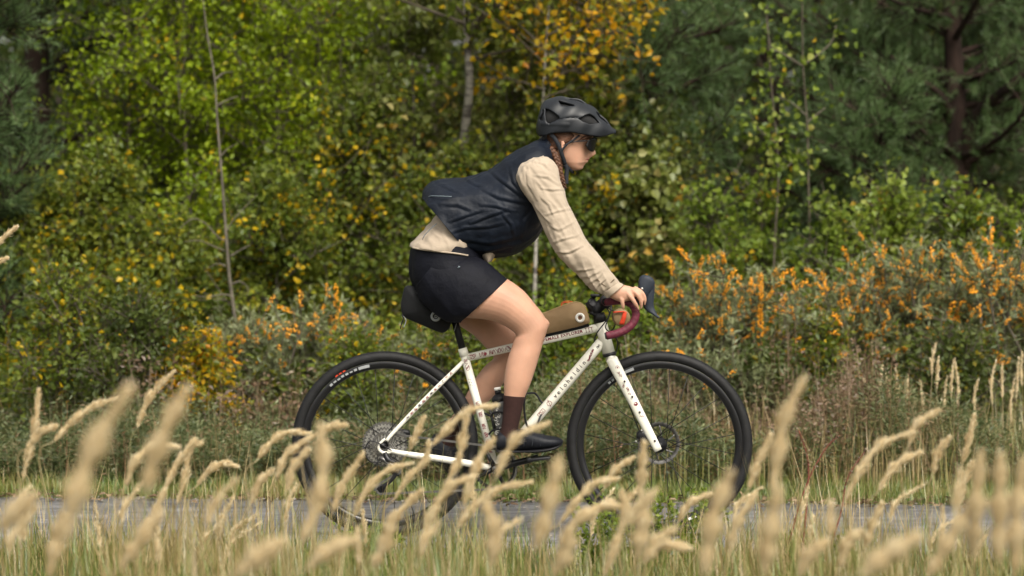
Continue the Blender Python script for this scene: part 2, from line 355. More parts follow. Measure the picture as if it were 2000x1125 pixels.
def pine(name, label, base, H, width, nb=34, nsh=34, nn=46, h0=.1, trunk=None, r0=.09, limbs=(), nl=.062, elev=.15, group=None):
    base = np.array(base, float); t = thing(name, label, 'pine tree', base, group)
    if trunk is None:
        z = np.linspace(0, 1, 7); wob = np.cumsum(rng.normal(0, .03, (7, 2)), 0); wob -= wob[0]
        trunk = np.stack([base[0]+wob[:, 0], base[1]+wob[:, 1], base[2]+z*H], -1)
    trunk = np.array(trunk, float); obj('trunk', tube(trunk, [r0, r0*.85, r0*.6, r0*.25], 14, 4), M['pine_bark'], t)
    for lp, lr in limbs: obj('limb', tube(lp, [lr, lr*.7, lr*.4], 8, 5), M['pine_bark'], t)
    tt = np.linspace(h0, .98, nb)+rng.normal(0, .015, nb); tt = np.clip(tt, 0, 1); P0 = path_interp(trunk, tt); az = rng.uniform(0, 2*np.pi, nb)
    Lb = width/2*(1-.55*tt)*rng.uniform(.6, 1.1, nb); el = elev+rng.uniform(-.15, .35, nb)
    D = np.stack([np.cos(az)*np.cos(el), np.sin(az)*np.cos(el), np.sin(el)], -1)
    br = MB(); seg = 5; pts = [P0]; prev = P0; bend = rng.normal(0, .08, (nb, 3))
    for k in range(1, seg+1):
        s = k/seg; q = P0+D*Lb[:, None]*s+bend*Lb[:, None]*s*s+np.array([0, 0, .14])*Lb[:, None]*s**3
        prisms(prev, q, .02*(1-(k-1)/seg)+.004, .02*(1-k/seg)+.004, 5, br); prev = q; pts.append(q)
    pts = np.array(pts); s = rng.uniform(.12, 1, (nb, nsh)); idx = np.clip((s*seg).astype(int), 0, seg-1); fr = s*seg-idx; b_ = np.arange(nb)[:, None]
    T0 = (pts[idx, b_]*(1-fr[..., None])+pts[idx+1, b_]*fr[..., None]).reshape(-1, 3)
    DD = np.repeat(D, nsh, 0); TD = nrm(DD*.7+rdir(nb*nsh, .45)); TL = rng.uniform(.12, .34, nb*nsh); T1 = T0+TD*TL[:, None]
    prisms(T0, T1, .005, .003, 3, br); obj('branches', br, M['pine_bark'], t, kind='stuff')
    N = len(T0); k = np.repeat(np.arange(N), nn); f = rng.uniform(.35, 1.0, len(k)); P = T0[k]+TD[k]*(TL[k]*f)[:, None]
    ND = nrm(TD[k]*1.0+rdir(len(k))*.85+np.array([0, 0, .1])); L = nl*rng.uniform(.7, 1.2, len(k))
    sd_ = nrm(np.cross(ND, rdir(len(k))))*.0019
    V = np.stack([P-sd_, P+sd_, P+ND*L[:, None]], 1)
    rr = np.clip(np.repeat(rng.beta(2, 2, N), nn)*.6+rng.uniform(0, .4, len(k)), 0, 1)
    mb = MB(); mb.add(V.reshape(-1, 3), [np.arange(len(k)*3).reshape(-1, 3)], np.repeat(rr, 3))
    obj('needles', mb, M['needle'], t, kind='stuff', smooth=False)
    return t

# berry clusters shared by the buckthorn bushes
def berry_mesh(L, seed):
    r = np.random.default_rng(seed); mb = MB(); n = int(L/.0042)
    ico = np.array([[0, 0, 1], [.894, 0, .447], [.276, .85, .447], [-.724, .526, .447], [-.724, -.526, .447], [.276, -.85, .447], [.724, .526, -.447], [-.276, .85, -.447], [-.894, 0, -.447], [-.276, -.85, -.447], [.724, -.526, -.447], [0, 0, -1]])
    F = np.array([[0, 1, 2], [0, 2, 3], [0, 3, 4], [0, 4, 5], [0, 5, 1], [1, 6, 2], [2, 7, 3], [3, 8, 4], [4, 9, 5], [5, 10, 1], [1, 10, 6], [2, 6, 7], [3, 7, 8], [4, 8, 9], [5, 9, 10], [6, 11, 7], [7, 11, 8], [8, 11, 9], [9, 11, 10], [10, 11, 6]])
    for i in range(n):
        a = r.uniform(0, 6.28); ra = .009*r.uniform(.6, 1.2); z = L*(i+.5)/n
        mb.add(ico*np.array([.0045, .0045, .0055])*r.uniform(.8, 1.15)+np.array([ra*math.cos(a), ra*math.sin(a), z]), [F])
    m = mb.mesh('berry_cluster'); m.materials.append(M['berry']); return m
BERRY = [berry_mesh(L, i) for i, L in enumerate((.04, .06, .08, .11, .05))]
def buckthorn(label, base, H, width, depth, ncl=60, nst=60, nlv=60, ang=.55, berry_low=.55, leafm='buckthorn', lab_cat='sea buckthorn'):
    base = np.array(base, float); t = thing('sea_buckthorn_bush', label, lab_cat, base, 'sea buckthorn bushes by the road')
    br = MB(); B0 = base+np.stack([rng.uniform(-.3, .3, nst)*width, rng.uniform(-.3, .3, nst)*depth, np.zeros(nst)], -1)
    tip = base+np.stack([rng.uniform(-.5, .5, nst)*width, rng.uniform(-.5, .5, nst)*depth, np.zeros(nst)], -1)
    q = np.sqrt(np.clip(1-((tip[:, 0]-base[0])/(width*.56))**2, .15, 1)); tip[:, 2] = base[2]+H*q*rng.uniform(.62, 1.0, nst)
    mid = (B0+tip)/2+rng.normal(0, .05, (nst, 3))
    prisms(B0, mid, .012, .008, 5, br); prisms(mid, tip, .008, .003, 4, br)
    ntw = 14; k = np.repeat(np.arange(nst), ntw); f = rng.uniform(.15, 1, len(k))
    T0 = np.where((f < .5)[:, None], B0[k]+(mid[k]-B0[k])*(2*f)[:, None], mid[k]+(tip[k]-mid[k])*(2*f-1)[:, None])
    TD = nrm(nrm(tip-B0)[k]*.6+rdir(len(k), .2)); TL = rng.uniform(.08, .26, len(k)); T1 = T0+TD*TL[:, None]
    prisms(T0, T1, .004, .0015, 3, br); obj('branches', br, M['twig'], t, kind='stuff')
    j = np.repeat(np.arange(len(k)), nlv//2); ff = rng.uniform(0, 1.05, len(j)); P = T0[j]+TD[j]*(TL[j]*ff)[:, None]
    keep = rng.uniform(0, 1, len(j)) < np.clip(.35+1.1*(P[:, 2]-base[2])/H, 0, 1); j = j[keep]; P = P[keep]
    LD = nrm(TD[j]*.7+rdir(len(j))); sz = rng.uniform(.03, .06, len(j))
    rr = np.clip(np.repeat(rng.beta(2, 2, len(k)), nlv//2)[keep]*.6+rng.uniform(0, .42, len(j)), 0, 1)
    obj('foliage', leafs(P, LD, rdir(len(j), .5), sz, sz*.19, rr, cheap=True), M[leafm], t, kind='stuff', smooth=False)
    # berries sit on the outer, upper twigs
    score = 1.2*(T1[:, 2]-base[2])/H-.45*(T1[:, 1]-base[1])/depth+rng.normal(0, .22, len(T1)); order = np.argsort(-score)[:ncl]
    for i in range(int(ncl*.04)):
        q = int(rng.integers(0, nst)); f0 = rng.uniform(.55, .9)
        for c_ in range(int(rng.integers(3, 7))):
            f = f0+c_*.05/max(.2, H)
            if f > 1.04: break
            o = bpy.data.objects.new('berry_cluster', BERRY[(q+c_) % 5]); COL.objects.link(o); o.parent = t
            o.location = Vector(mid[q]+(tip[q]-mid[q])*(2*f-1)+np.array([0, -.02, 0])-base); o.rotation_euler = Vector(tip[q]-mid[q]).to_track_quat('Z', 'Y').to_euler(); sc_ = random.uniform(.9, 1.4); o.scale = (sc_, sc_, sc_)
    for i in order:
        o = bpy.data.objects.new('berry_cluster', random.choice(BERRY)); COL.objects.link(o); o.parent = t
        o.location = Vector(T0[i]+(T1[i]-T0[i])*random.uniform(.2, .8)-base); o.rotation_euler = Vector(TD[i]).to_track_quat('Z', 'Y').to_euler()
        s = random.uniform(.7, 1.25); o.scale = (s, s, s)
    return t
def gpt(px, d, z=0):   # ground point under pixel column at camera distance d
    return (np.array([(px-1000)/PX*d, d-CD, z]))

#@@VEG

# far woodland that closes the view, then the trees from the back forwards
def woodland():
    mb = MB(); tr = MB(); n = 90
    bx = rng.uniform(-17, 17, n); by = rng.uniform(13, 22, n); H = rng.uniform(6, 11, n)
    prisms(np.stack([bx, by, np.zeros(n)], -1), np.stack([bx, by, H], -1), .12, .04, 6, tr)
    per = 1400; k = np.repeat(np.arange(n), per)
    zz = rng.uniform(0.1, 1, len(k)); ra = np.sqrt(rng.uniform(0, 1, len(k)))*1.7*(1-.5*zz); a = rng.uniform(0, 6.28, len(k))
    P = np.stack([bx[k]+ra*np.cos(a), by[k]+ra*np.sin(a), zz*H[k]], -1)
    rr = np.clip(rng.uniform(0, 1, n)[k]*.5+rng.uniform(0, .5, len(k)), 0, 1)
    leafs(P, rdir(len(k)), rdir(len(k), .5), rng.uniform(.12, .22, len(k)), .12, rr, mb, cheap=True)
    o = obj('far_woodland', mb, M['leaf_dark'], kind='stuff', smooth=False); tag(o, 'dark green far woodland closing the view behind the pines', 'woodland'); obj('tree_trunks', tr, M['bark'], o, kind='stuff')
woodland()

pine('pine_tree', 'dark pine tree filling the top left corner of the view', gpt(75, 16.3), 6.2, 2.0, nb=64, nsh=40, trunk=None)
pine('pine_tree', 'dark pine on the left edge behind the leafy shrubs, its boughs low', gpt(-70, 15.2), 3.6, 1.5, nb=44, nsh=36)
pine('pine_tree', 'soft bluish young pine just right of the helmet, no trunk showing', gpt(1290, 16.3), 3.6, 1.6, nb=50, nsh=40, r0=.05)
pine('pine_tree', 'dark pine standing between the young pine and the forked pine', gpt(1500, 18.4), 6.0, 2.6, nb=54, nsh=36, r0=.07)
fk = gpt(1862, 17)
tk = np.array([fk, at(1862, 520, 7), at(1866, 400, 7), at(1868, 320, 7), at(1868, 230, 7), at(1862, 100, 7.05), at(1850, -150, 7.1), at(1850, -520, 7.1)])
lm1 = [at(1880, 330, 6.98), at(1900, 240, 6.9), at(1925, 205, 6.8), at(1975, 165, 6.6), at(2060, 90, 6.5)]
lm2 = [at(1862, 250, 7), at(1840, 190, 6.85), at(1790, 150, 6.7), at(1740, 110, 6.6)]
lm3 = [at(1870, 300, 7), at(1950, 290, 6.8), at(2010, 300, 6.7)]
lm4 = [at(1858, 200, 7.), at(1810, 185, 6.8), at(1750, 190, 6.65)]
pine('pine_tree', 'large dark pine at right with its thick reddish trunk forking in two', fk, 8.2, 3.6, nb=74, nsh=50, h0=.36, trunk=tk, r0=.105, limbs=[(lm1, .05), (lm2, .03), (lm3, .022), (lm4, .02)])
pine('pine_tree', 'dark pine beyond the forked trunk at the right edge', gpt(2060, 18.5), 6.5, 3, nb=50, nsh=36)
pine('pine_tree', 'small pine boughs low under the forked pine at right', gpt(1700, 16.4), 2.0, 1.7, nb=26, nsh=30, r0=.03)

BRG = 'leafy trees behind the rider'
for px, d, H, W, lm, lab, kw in [
    (345, 17.6, 6.4, 2.3, 'leaf_bright', 'bright yellow green tree beside the top left pine', {}),
    (420, 19.2, 7.0, 2.8, 'leaf_bright', 'tall lime green tree behind the bare grey sapling', {}),
    (560, 17.4, 6.0, 2.4, 'leaf_bright', 'bright green tree right of the bare grey sapling', {}),
    (680, 19.4, 6.6, 2.6, 'leaf_olive', 'olive green tree between the bright trees and the pale aspen', {}),
    (820, 18.9, 6.8, 2.8, 'leaf_olive', 'dark olive tree at the top, left of the white birch stem', {}),
    (980, 20.0, 6.5, 2.6, 'leaf_dark', 'shadowy green tree far behind the helmet', {}),
    (1180, 19.6, 6.5, 2.6, 'leaf_olive', 'olive tree with some yellow leaves behind the young pine', {}),
    (1440, 20.0, 6.5, 2.8, 'leaf_dark', 'shadowy green tree behind the pines at right', {}),
    (1750, 19.8, 6.5, 3.0, 'leaf_dark', 'shadowy tree left of and behind the forked pine', {}),
    (1980, 19.6, 6.5, 3.0, 'leaf_dark', 'shadowy tree right of and behind the forked pine', {}),
    (140, 19.4, 6.5, 3.0, 'leaf_dark', 'shadowy tree behind the top left pine', {})]:
    broadleaf('broadleaf_tree', lab, 'tree', gpt(px, d), H, W, lm, nb=64, ntw=11, nl=18, leaf=(.05, .04), r0=.045, h0=.06, group=BRG, cheap=True, spread=.12, ylw=.025, **kw)
for px, d, H, W, lab in [(235, 16.2, 4.8, 1.4, 'slim bright green tree between the top left pine and the bare sapling'), (385, 15.9, 4.8, 1.3, 'slim bright tree directly behind the bare grey sapling'), (520, 16.1, 5.0, 1.4, 'airy lime green tree just right of the bare sapling'), (645, 16.5, 5.2, 1.4, 'airy lime green tree left above the rider\'s back')]:
    broadleaf('broadleaf_tree', lab, 'tree', gpt(px, d), H, W, 'leaf_bright', nb=84, ntw=11, nl=14, leaf=(.038, .028), r0=.014, h0=.05, group=BRG, cheap=True, spread=.1, top=.8, ylw=.02)

SHG = 'leafy shrubs in front of the trees'
for px, d, H, W, lm, lab, sh in [
    (70, 15.3, 1.3, 1.2, 'leaf_olive', 'green shrub flecked with yellow leaves at the left edge', .02),
    (215, 15.2, 1.5, 1.0, 'leaf_olive', 'tall green shrub flecked with yellow under the top left pine', .03),
    (350, 15.2, 1.1, 1.0, 'leaf_olive', 'green shrub left of the bare grey sapling', -.02),
    (545, 15.4, 1.35, 1.1, 'leaf_olive', 'leafy shrub right of the bare grey sapling', -.05),
    (700, 15.9, 2.0, 1.3, 'leaf_olive', 'olive shrub left behind the rider\'s back', 0),
    (900, 15.7, 1.5, 1.4, 'leaf_olive', 'green shrub behind the rider\'s hips', -.08),
    (1090, 15.6, 1.7, 1.4, 'leaf_olive', 'green shrub behind the rider\'s arm and the top tube', -.06),
    (1270, 15.9, 1.7, 1.5, 'leaf_dark', 'dark shrub behind the handlebar', .05)]:
    broadleaf('leafy_shrub', lab, 'shrub', gpt(px, d), H, W, lm, nb=52, ntw=11, nl=19, leaf=(.038, .029), r0=.014, h0=.03, group=SHG, shift=sh+.06, ylw=.06, cheap=True, partname='stem', crown='foliage')
# pale aspens behind the rider
for px, d, H, W, lab in [(800, 16.2, 2.75, 1.5, 'pale leaved young aspen behind the rider\'s lower back'), (960, 16.0, 2.6, 1.3, 'pale leaved aspen directly above the navy vest'),
                         (1130, 15.9, 2.3, 1.5, 'pale leaved aspen with tan leaves behind the helmet and face'), (1240, 15.5, 1.55, 1.0, 'loose pale aspen shoots right of the sleeve')]:
    broadleaf('young_aspen', lab, 'aspen tree', gpt(px, d), H, W, 'leaf_pale', nb=40, ntw=9, nl=9, leaf=(.052, .046), r0=.014, h0=.12, group='pale leaved aspens', elev=.7, barkm='grey_bark', big_leaves=60)
# birches
ta = [gpt(905, 15.9), at(925, 600, 5.9), at(905, 330, 5.8), at(917, 170, 5.55), at(912, 80, 5.5), at(910, 0, 5.5), at(900, -250, 5.5), at(905, -560, 5.5)]
broadleaf('birch_tree', 'birch with a white stem showing at the top, golden leaves to its right', 'birch tree', ta[0], 5, 1.9, 'leaf_olive', nb=22, ntw=8, nl=9, leaf=(.045, .036), h0=.5, barkm='birch', r0=.036, trunk=ta, group='birches')
tb = [gpt(1042, 15.0), at(1043, 700, 5.0), at(1045, 540, 5.0), at(1050, 400, 5.1), at(1058, 260, 5.3), at(1064, 130, 5.3), at(1075, -50, 5.3), at(1090, -350, 5.3)]
broadleaf('birch_tree', 'thin pale birch stem rising between the thigh and sleeve behind the rider', 'birch tree', tb[0], 4, 1.5, 'leaf_gold', nb=18, ntw=8, nl=8, leaf=(.045, .036), h0=.62, barkm='birch', r0=.014, trunk=tb, group='birches')
tc_ = [gpt(1150, 16.4), at(1150, 500, 6), at(1145, 200, 5.6), at(1145, 60, 5.5), at(1150, -250, 5.5)]
broadleaf('birch_tree', 'golden leaved birch above and right of the helmet, stem hidden', 'birch tree', tc_[0], 3, 1.3, 'leaf_gold', nb=26, ntw=8, nl=9, leaf=(.040, .032), h0=.58, r0=.02, trunk=tc_, group='birches')
# bare grey sapling at left
th = thing('bare_sapling', 'slender grey sapling with mostly bare crooked twigs at left', 'sapling', gpt(466, 14.6))
Ys = 4.6
obj('trunk', tube([gpt(466, 14.6), at(464, 800, Ys), at(460, 640, Ys), at(448, 540, Ys), at(441, 450, Ys), at(432, 330, Ys), at(424, 230, Ys+.05), at(419, 150, Ys+.1), at(404, 60, Ys+.2), at(392, -40, Ys+.2)], [.012, .0105, .0075, .005, .003], 8, 5), M['grey_bark'], th)
for bp in [[(441, 470), (425, 462), (400, 435), (375, 428), (350, 447)], [(443, 452), (455, 430), (475, 408), (502, 380)], [(438, 490), (415, 480), (390, 470), (360, 472)], [(450, 500), (470, 488), (490, 478)],
           [(455, 580), (435, 575), (405, 580), (375, 577)], [(461, 650), (440, 650), (425, 640), (412, 652)], [(425, 205), (445, 195), (465, 188)], [(421, 155), (435, 143), (455, 140)], [(432, 305), (445, 290), (465, 280)],
           [(464, 770), (440, 790), (420, 812)], [(464, 850), (440, 845), (410, 855)], [(452, 555), (470, 550), (485, 565), (480, 580)], [(441, 520), (425, 515), (405, 525)]]:
    dy = random.uniform(-.25, .25); n_ = len(bp)
    obj('branch', tube([at(x, y, Ys+dy*i/n_) for i, (x, y) in enumerate(bp)], [.0055, .0035, .002], 6, 5), M['grey_bark'], th)
# dead leaning twig and leafy saplings at right
th = thing('dead_branch', 'forked dead grey branch leaning behind the handlebar lever at right', 'branch', at(1515, 440, 5.6))
for bp, r_ in [([(1520, 445), (1490, 400), (1465, 365), (1432, 330)], [.009, .008, .006]), ([(1480, 385), (1450, 365), (1420, 368)], [.006, .003]), ([(1445, 345), (1440, 330), (1450, 310)], [.004, .002])]:
    obj('branch', tube([at(x, y, 5.6) for x, y in bp], r_, 6, 4), M['grey_bark'], th)
for paths, lab in [([[(1590, 700), (1580, 400), (1577, 250), (1568, 120), (1567, -40)], [(1566, 128), (1530, 105), (1505, 88), (1495, 20)], [(1566, 128), (1600, 105), (1625, 80), (1633, 50)], [(1574, 225), (1545, 200), (1520, 190)], [(1575, 240), (1600, 220), (1612, 210)]], 'tall thin sapling with antler like bare forks in front of the pines'),
                   ([[(1510, 700), (1512, 500), (1520, 330), (1505, 150), (1498, 10)], [(1520, 330), (1545, 320), (1560, 290)], [(1515, 280), (1480, 250), (1462, 215)]], 'slim leafy aspen sapling left of the antler forked sapling')]:
    d = 15.2; th = thing('sapling', lab, 'sapling', gpt(paths[0][0][0], d), 'thin saplings before the pines')
    obj('stem', tube([gpt(paths[0][0][0], d)]+[at(x, y, 5.2) for x, y in paths[0]], [.008, .006, .003], 6, 5), M['twig'], th)
    PP = []
    for p in paths[1:]: obj('branch', tube([at(x, y, 5.2) for x, y in p], [.006, .003], 6, 5), M['grey_bark'], th)
    for p in paths:
        q = catmull([at(x, y, 5.2) for x, y in p if y < 450], 14); PP.append(q)
    PP = np.concatenate(PP); n = 260 if 'leafy' in lab else 120
    P = PP[rng.integers(0, len(PP), n)]+rng.normal(0, .07, (n, 3)); sz = rng.uniform(.03, .05, n)
    obj('foliage', leafs(P, rdir(n, -.2), rdir(n, .8), sz, sz*.85, np.clip(rng.uniform(.2, 1.0, n), 0, 1)), M['leaf_fresh'], th, kind='stuff', smooth=False)
for px, d, H, W, lab, sh in [(1400, 15.0, 1.35, 1.0, 'fresh green shrub above the left end of the orange berries', 0), (1500, 15.3, 1.45, .9, 'green poplar shrub right of the dead branch', .05), (1640, 15.0, 1.2, 1.0, 'low green shrub between the berry bushes and small pine', 0),
                             (1740, 15.2, 1.32, 1.0, 'yellow green shrub left below the forked trunk', .12), (1860, 15.3, 1.28, 1.0, 'green shrub right under the forked trunk', .05), (1985, 15.3, 1.25, 1.0, 'green shrub at the right edge over the berries', -.05)]:
    broadleaf('leafy_shrub', lab, 'shrub', gpt(px, d), H, W, 'leaf_fresh', nb=30, ntw=8, nl=8, leaf=(.040, .036), r0=.012, h0=.05, group='fresh green shrubs at right', shift=sh, partname='stem', crown='foliage', cheap=True, elev=.9)
# sea buckthorn
buckthorn('sea buckthorn crowded with orange berries right behind the brake lever', gpt(1420, 13.9), 1.02, .95, .8, ncl=230)
buckthorn('sea buckthorn with scattered orange berries between the two fullest bushes', gpt(1620, 14.1), .90, .9, .8, ncl=150)
buckthorn('largest sea buckthorn with a spike of orange berries, right of centre', gpt(1780, 14.1), 1.09, 1.1, .9, ncl=260, nst=85)
buckthorn('sea buckthorn loaded with orange berries at the right edge', gpt(1975, 14.0), 1.12, 1.0, .9, ncl=250)
buckthorn('pale sea buckthorn with orange berries behind the top of the rear wheel', gpt(620, 13.9), .74, 1.05, .8, ncl=80)
buckthorn('low sea buckthorn with few berries left of the rear wheel', gpt(500, 14.1), .66, .7, .7, ncl=26)
buckthorn('low sea buckthorn seen through the rear wheel', gpt(780, 13.7), .56, .8, .7, ncl=40)
buckthorn('sparse sea buckthorn seen through the front wheel', gpt(1350, 13.5), .55, 1.0, .6, ncl=14, nst=50)

# herb layer: upright stems with narrow leaves (uncountable)
def herbs(name, label, x0, x1, d0, d1, n, h, lm, dens=26, size=.035, kindw=.22, droop=0):
    px = rng.uniform(x0, x1, n); d = rng.uniform(d0, d1, n); B = np.stack([(px-1000)/PX*d, d-CD, np.zeros(n)], -1)
    H = rng.uniform(h[0], h[1], n)*(.75+.75*np.array([noise.noise(Vector((a*1.4, b, 5))) for a, b in zip(B[:, 0], B[:, 1])])); T = B+np.stack([rng.normal(0, .1, n)*H, rng.normal(0, .1, n)*H, H], -1)
    mb = MB(); prisms(B, T, .0035, .0012, 3, mb, r=rng.uniform(.3, 1, n))
    k = np.repeat(np.arange(n), dens); f = rng.uniform(.05, 1, len(k)); P = B[k]+(T-B)[k]*f[:, None]
    az = rng.uniform(0, 6.28, len(k)); el = rng.uniform(-.2, .9, len(k)); D = np.stack([np.cos(az)*np.cos(el), np.sin(az)*np.cos(el), np.sin(el)], -1)
    P = P+D*rng.uniform(0, .05, len(k))[:, None]; sz = size*rng.uniform(.6, 1.4, len(k))
    rr = np.clip(rng.beta(2, 2, n)[k]*.65+rng.uniform(0, .35, len(k)), 0, 1)
    leafs(P, D, rdir(len(k), .8), sz, sz*kindw, rr, mb, cheap=True)
    o = obj(name, mb, M[lm], kind='stuff', smooth=False); tag(o, label, 'undergrowth'); return o
herbs('undergrowth', 'grey green herbs growing along the far side of the road', -250, 2250, 11.95, 14.4, 4600, (.16, .46), 'herb', dens=60, size=.03, kindw=.24)
herbs('undergrowth', 'low grey leaved mugwort mounds just beyond the verge grass', -250, 2250, 12.3, 13.4, 900, (.15, .42), 'buckthorn', dens=60, size=.026, kindw=.34)
herbs('undergrowth', 'mixed green herbs behind the road under the shrubs', -350, 2350, 13.6, 16, 2600, (.4, .8), 'leaf_olive', dens=22, size=.05, kindw=.5)
for px, d, H, W, lm, lab in [(110, 13.4, .85, 1.0, 'leaf_olive', 'low green bush with yellow leaves low at the left edge'), (270, 13.3, .72, .9, 'leaf_dark', 'low dark bush behind the largest foreground grass head'), (385, 13.3, .55, .6, 'leaf_gold', 'low bush with yellow leaves left of the bare sapling foot'),
    (690, 13.4, .5, .7, 'leaf_olive', 'low bush seen through the middle of the rear wheel'), (905, 13.6, .62, .8, 'leaf_olive', 'low bush behind the seat tube'), (1085, 13.7, .72, .8, 'leaf_fresh', 'green bush seen between the down tube and front wheel'), (1255, 13.8, .75, .6, 'leaf_fresh', 'fresh green bush under the brake lever'),
    (1500, 13.4, .45, .7, 'leaf_dark', 'low dark bush right of the front wheel'), (1600, 13.7, .62, .7, 'leaf_olive', 'low olive bush behind the reddish dead herbs'), (1860, 13.4, .5, .9, 'leaf_dark', 'low dark bush behind the pale grass stalks at right')]:
    broadleaf('low_bush', lab, 'bush', gpt(px, d), H, W, lm, nb=34, ntw=9, nl=11, leaf=(.034, .022), r0=.009, h0=.03, group='low bushes beyond the verge', partname='stem', crown='foliage', cheap=True, elev=.8, ylw=.05)
herbs('undergrowth', 'brown dead weeds below the berry bushes and left sapling', 200, 600, 12.9, 14.4, 240, (.3, .7), 'dry', dens=22, size=.028, kindw=.5)
herbs('undergrowth', 'reddish brown dead herbs right of the front wheel', 1480, 1720, 12.1, 13.2, 190, (.3, .62), 'dry', dens=34, size=.018, kindw=.6)
herbs('undergrowth', 'brown twiggy weeds above and inside the front wheel', 1250, 1560, 12.8, 14.0, 260, (.45, .85), 'dry', dens=18, size=.022, kindw=.5)

# grass on both verges
def blades(label, xr, yfun, n, h, wid, lo, hi, lean=.25, name='grass', hvar=.6):
    x = rng.uniform(*xr, n); B = np.stack([x, yfun(x, rng.uniform(0, 1, n)), np.full(n, -.01)], -1); H = rng.uniform(h[0], h[1], n)*rng.uniform(.5, 1, n)
    clump = np.array([noise.noise(Vector((a*1.6, b*1.6, 9))) for a, b in zip(B[:, 0], B[:, 1])])
    H *= 1+hvar*clump; az = rng.uniform(0, 6.28, n); l1 = rng.uniform(.05, lean, n); D = np.stack([np.cos(az), np.sin(az), np.zeros(n)], -1)
    S_ = nrm(np.cross(D, [0, 0, 1.]))*(wid*rng.uniform(.6, 1.3, n))[:, None]
    m1 = B+D*(H*l1*.4)[:, None]+np.array([0, 0, 1])*(H*.55)[:, None]; t1 = B+D*(H*l1*1.6)[:, None]+np.array([0, 0, 1])*H[:, None]
    V = np.stack([B-S_, B+S_, m1+S_*.8, m1-S_*.8, t1], 1); q = np.arange(n)[:, None]*5
    rr = np.clip(lo+(hi-lo)*(rng.uniform(0, 1, n)*.7+.5*(clump+.3)), 0, 1)
    mb = MB(); mb.add(V.reshape(-1, 3), [np.concatenate([q, q+1, q+2, q+3], 1), np.concatenate([q+3, q+2, q+4], 1)], np.repeat(rr, 5))
    o = obj(name, mb, M['grass'], kind='stuff', smooth=False); tag(o, label, 'grass'); return o
blades('short green grass along the far edge of the road', (-4.5, 4.5), lambda x, u: far_edge(x)-.02+u**1.3*1.1, 36000, (.02, .10), .002, .05, .75, .5)
blades('tall thin dry grass rising among the herbs beyond the road', (.6, 4.5), lambda x, u: far_edge(x)+.5+u*1.6, 3200, (.15, .5), .0018, .45, 1.0, .25)
blades('short mixed green and straw grass on the near verge', (-3, 3), lambda x, u: near_edge(x)+.02-u*2.6, 42000, (.03, .16), .002, -.08, .9, .55, hvar=1.6)
blades('thin straw stalks standing on the near verge', (-2.4, 2.4), lambda x, u: near_edge(x)-.1-u*2.2, 9000, (.08, .36), .0016, .45, 1.0, .35, hvar=1.4)
blades('taller mixed straw and green blades closer to the camera', (-2.2, 2.2), lambda x, u: -2.2-u*2.2, 4500, (.2, .58), .0022, .1, .95, .35)
blades('long blurred straw stems nearest the camera', (-1.6, 1.6), lambda x, u: -4.2-u*1.6, 260, (.55, .95), .0022, .6, 1.0, .22)
# leaf litter along the road's far edge
n = 900; x = rng.uniform(-4, 4, n); P = np.stack([x, far_edge(x)+rng.normal(-.03, .09, n), rng.uniform(.006, .02, n)], -1)
o = obj('fallen_leaves', leafs(P, rdir(n)*[1, 1, .2], rdir(n, 3), .035, .025, rng.uniform(0, 1, n)), M['dry'], kind='stuff', smooth=False); tag(o, 'brown fallen leaves scattered along the far road edge', 'leaf litter')
n = 2600; x = rng.uniform(-4.5, 4.5, n); e_ = rng.uniform(0, 1, n) < .5; y = np.where(e_, far_edge(x)-np.abs(rng.normal(0, .07, n)), near_edge(x)+np.abs(rng.normal(0, .12, n))); y[::4] = (near_edge(x)+(far_edge(x)-near_edge(x))*rng.uniform(0, 1, n))[::4]
sz = rng.uniform(.003, .009, n); A0 = np.stack([x, y, np.full(n, .001)], -1); o = obj('grit', prisms(A0-np.array([1, 0, 0])*sz[:, None]*.6, A0+np.array([1, .3, .1])*sz[:, None]*.6+[0, 0, .001], sz*.5, sz*.4, 5), mat('grit', (.22, .20, .18), .9, var=.5, scale=120), kind='stuff', smooth=False); tag(o, 'small stones and grit scattered along the road edges', 'grit')
# green weeds at the near edge of the road
for px, d, H, W, lab in [(1240, 8.9, .31, .34, 'bright green leafy weed below the front hub'), (1335, 8.95, .30, .32, 'bright green leafy weed under the right of the front wheel'), (1165, 9.0, .24, .2, 'small green weed left of the front wheel contact'), (715, 9.3, .13, .26, 'dark green weed under the rear tyre'),
                         (1570, 9.2, .12, .28, 'green weed on the verge right of the front wheel')]:
    th = thing('weed', lab, 'weed', gpt(px, d), 'green weeds at the near road edge'); b = gpt(px, d)
    ns = 26; B = b+rng.normal(0, W*.12, (ns, 3))*[1, .6, 0]; T = b+np.stack([rng.uniform(-.5, .5, ns)*W, rng.normal(0, .05, ns), rng.uniform(.5, 1, ns)*H], -1)
    obj('stems', prisms(B, T, .0016, .0008, 3), M['leaf_fresh'], th, kind='stuff')
    k = np.repeat(np.arange(ns), 26); f = rng.uniform(.15, 1.05, len(k)); P = B[k]+(T-B)[k]*f[:, None]; sz = rng.uniform(.012, .028, len(k))
    obj('foliage', leafs(P, rdir(len(k), .4), rdir(len(k), .8), sz, sz*.55, rng.uniform(.3, .9, len(k)), cheap=True), M['leaf_fresh'], th, kind='stuff', smooth=False)

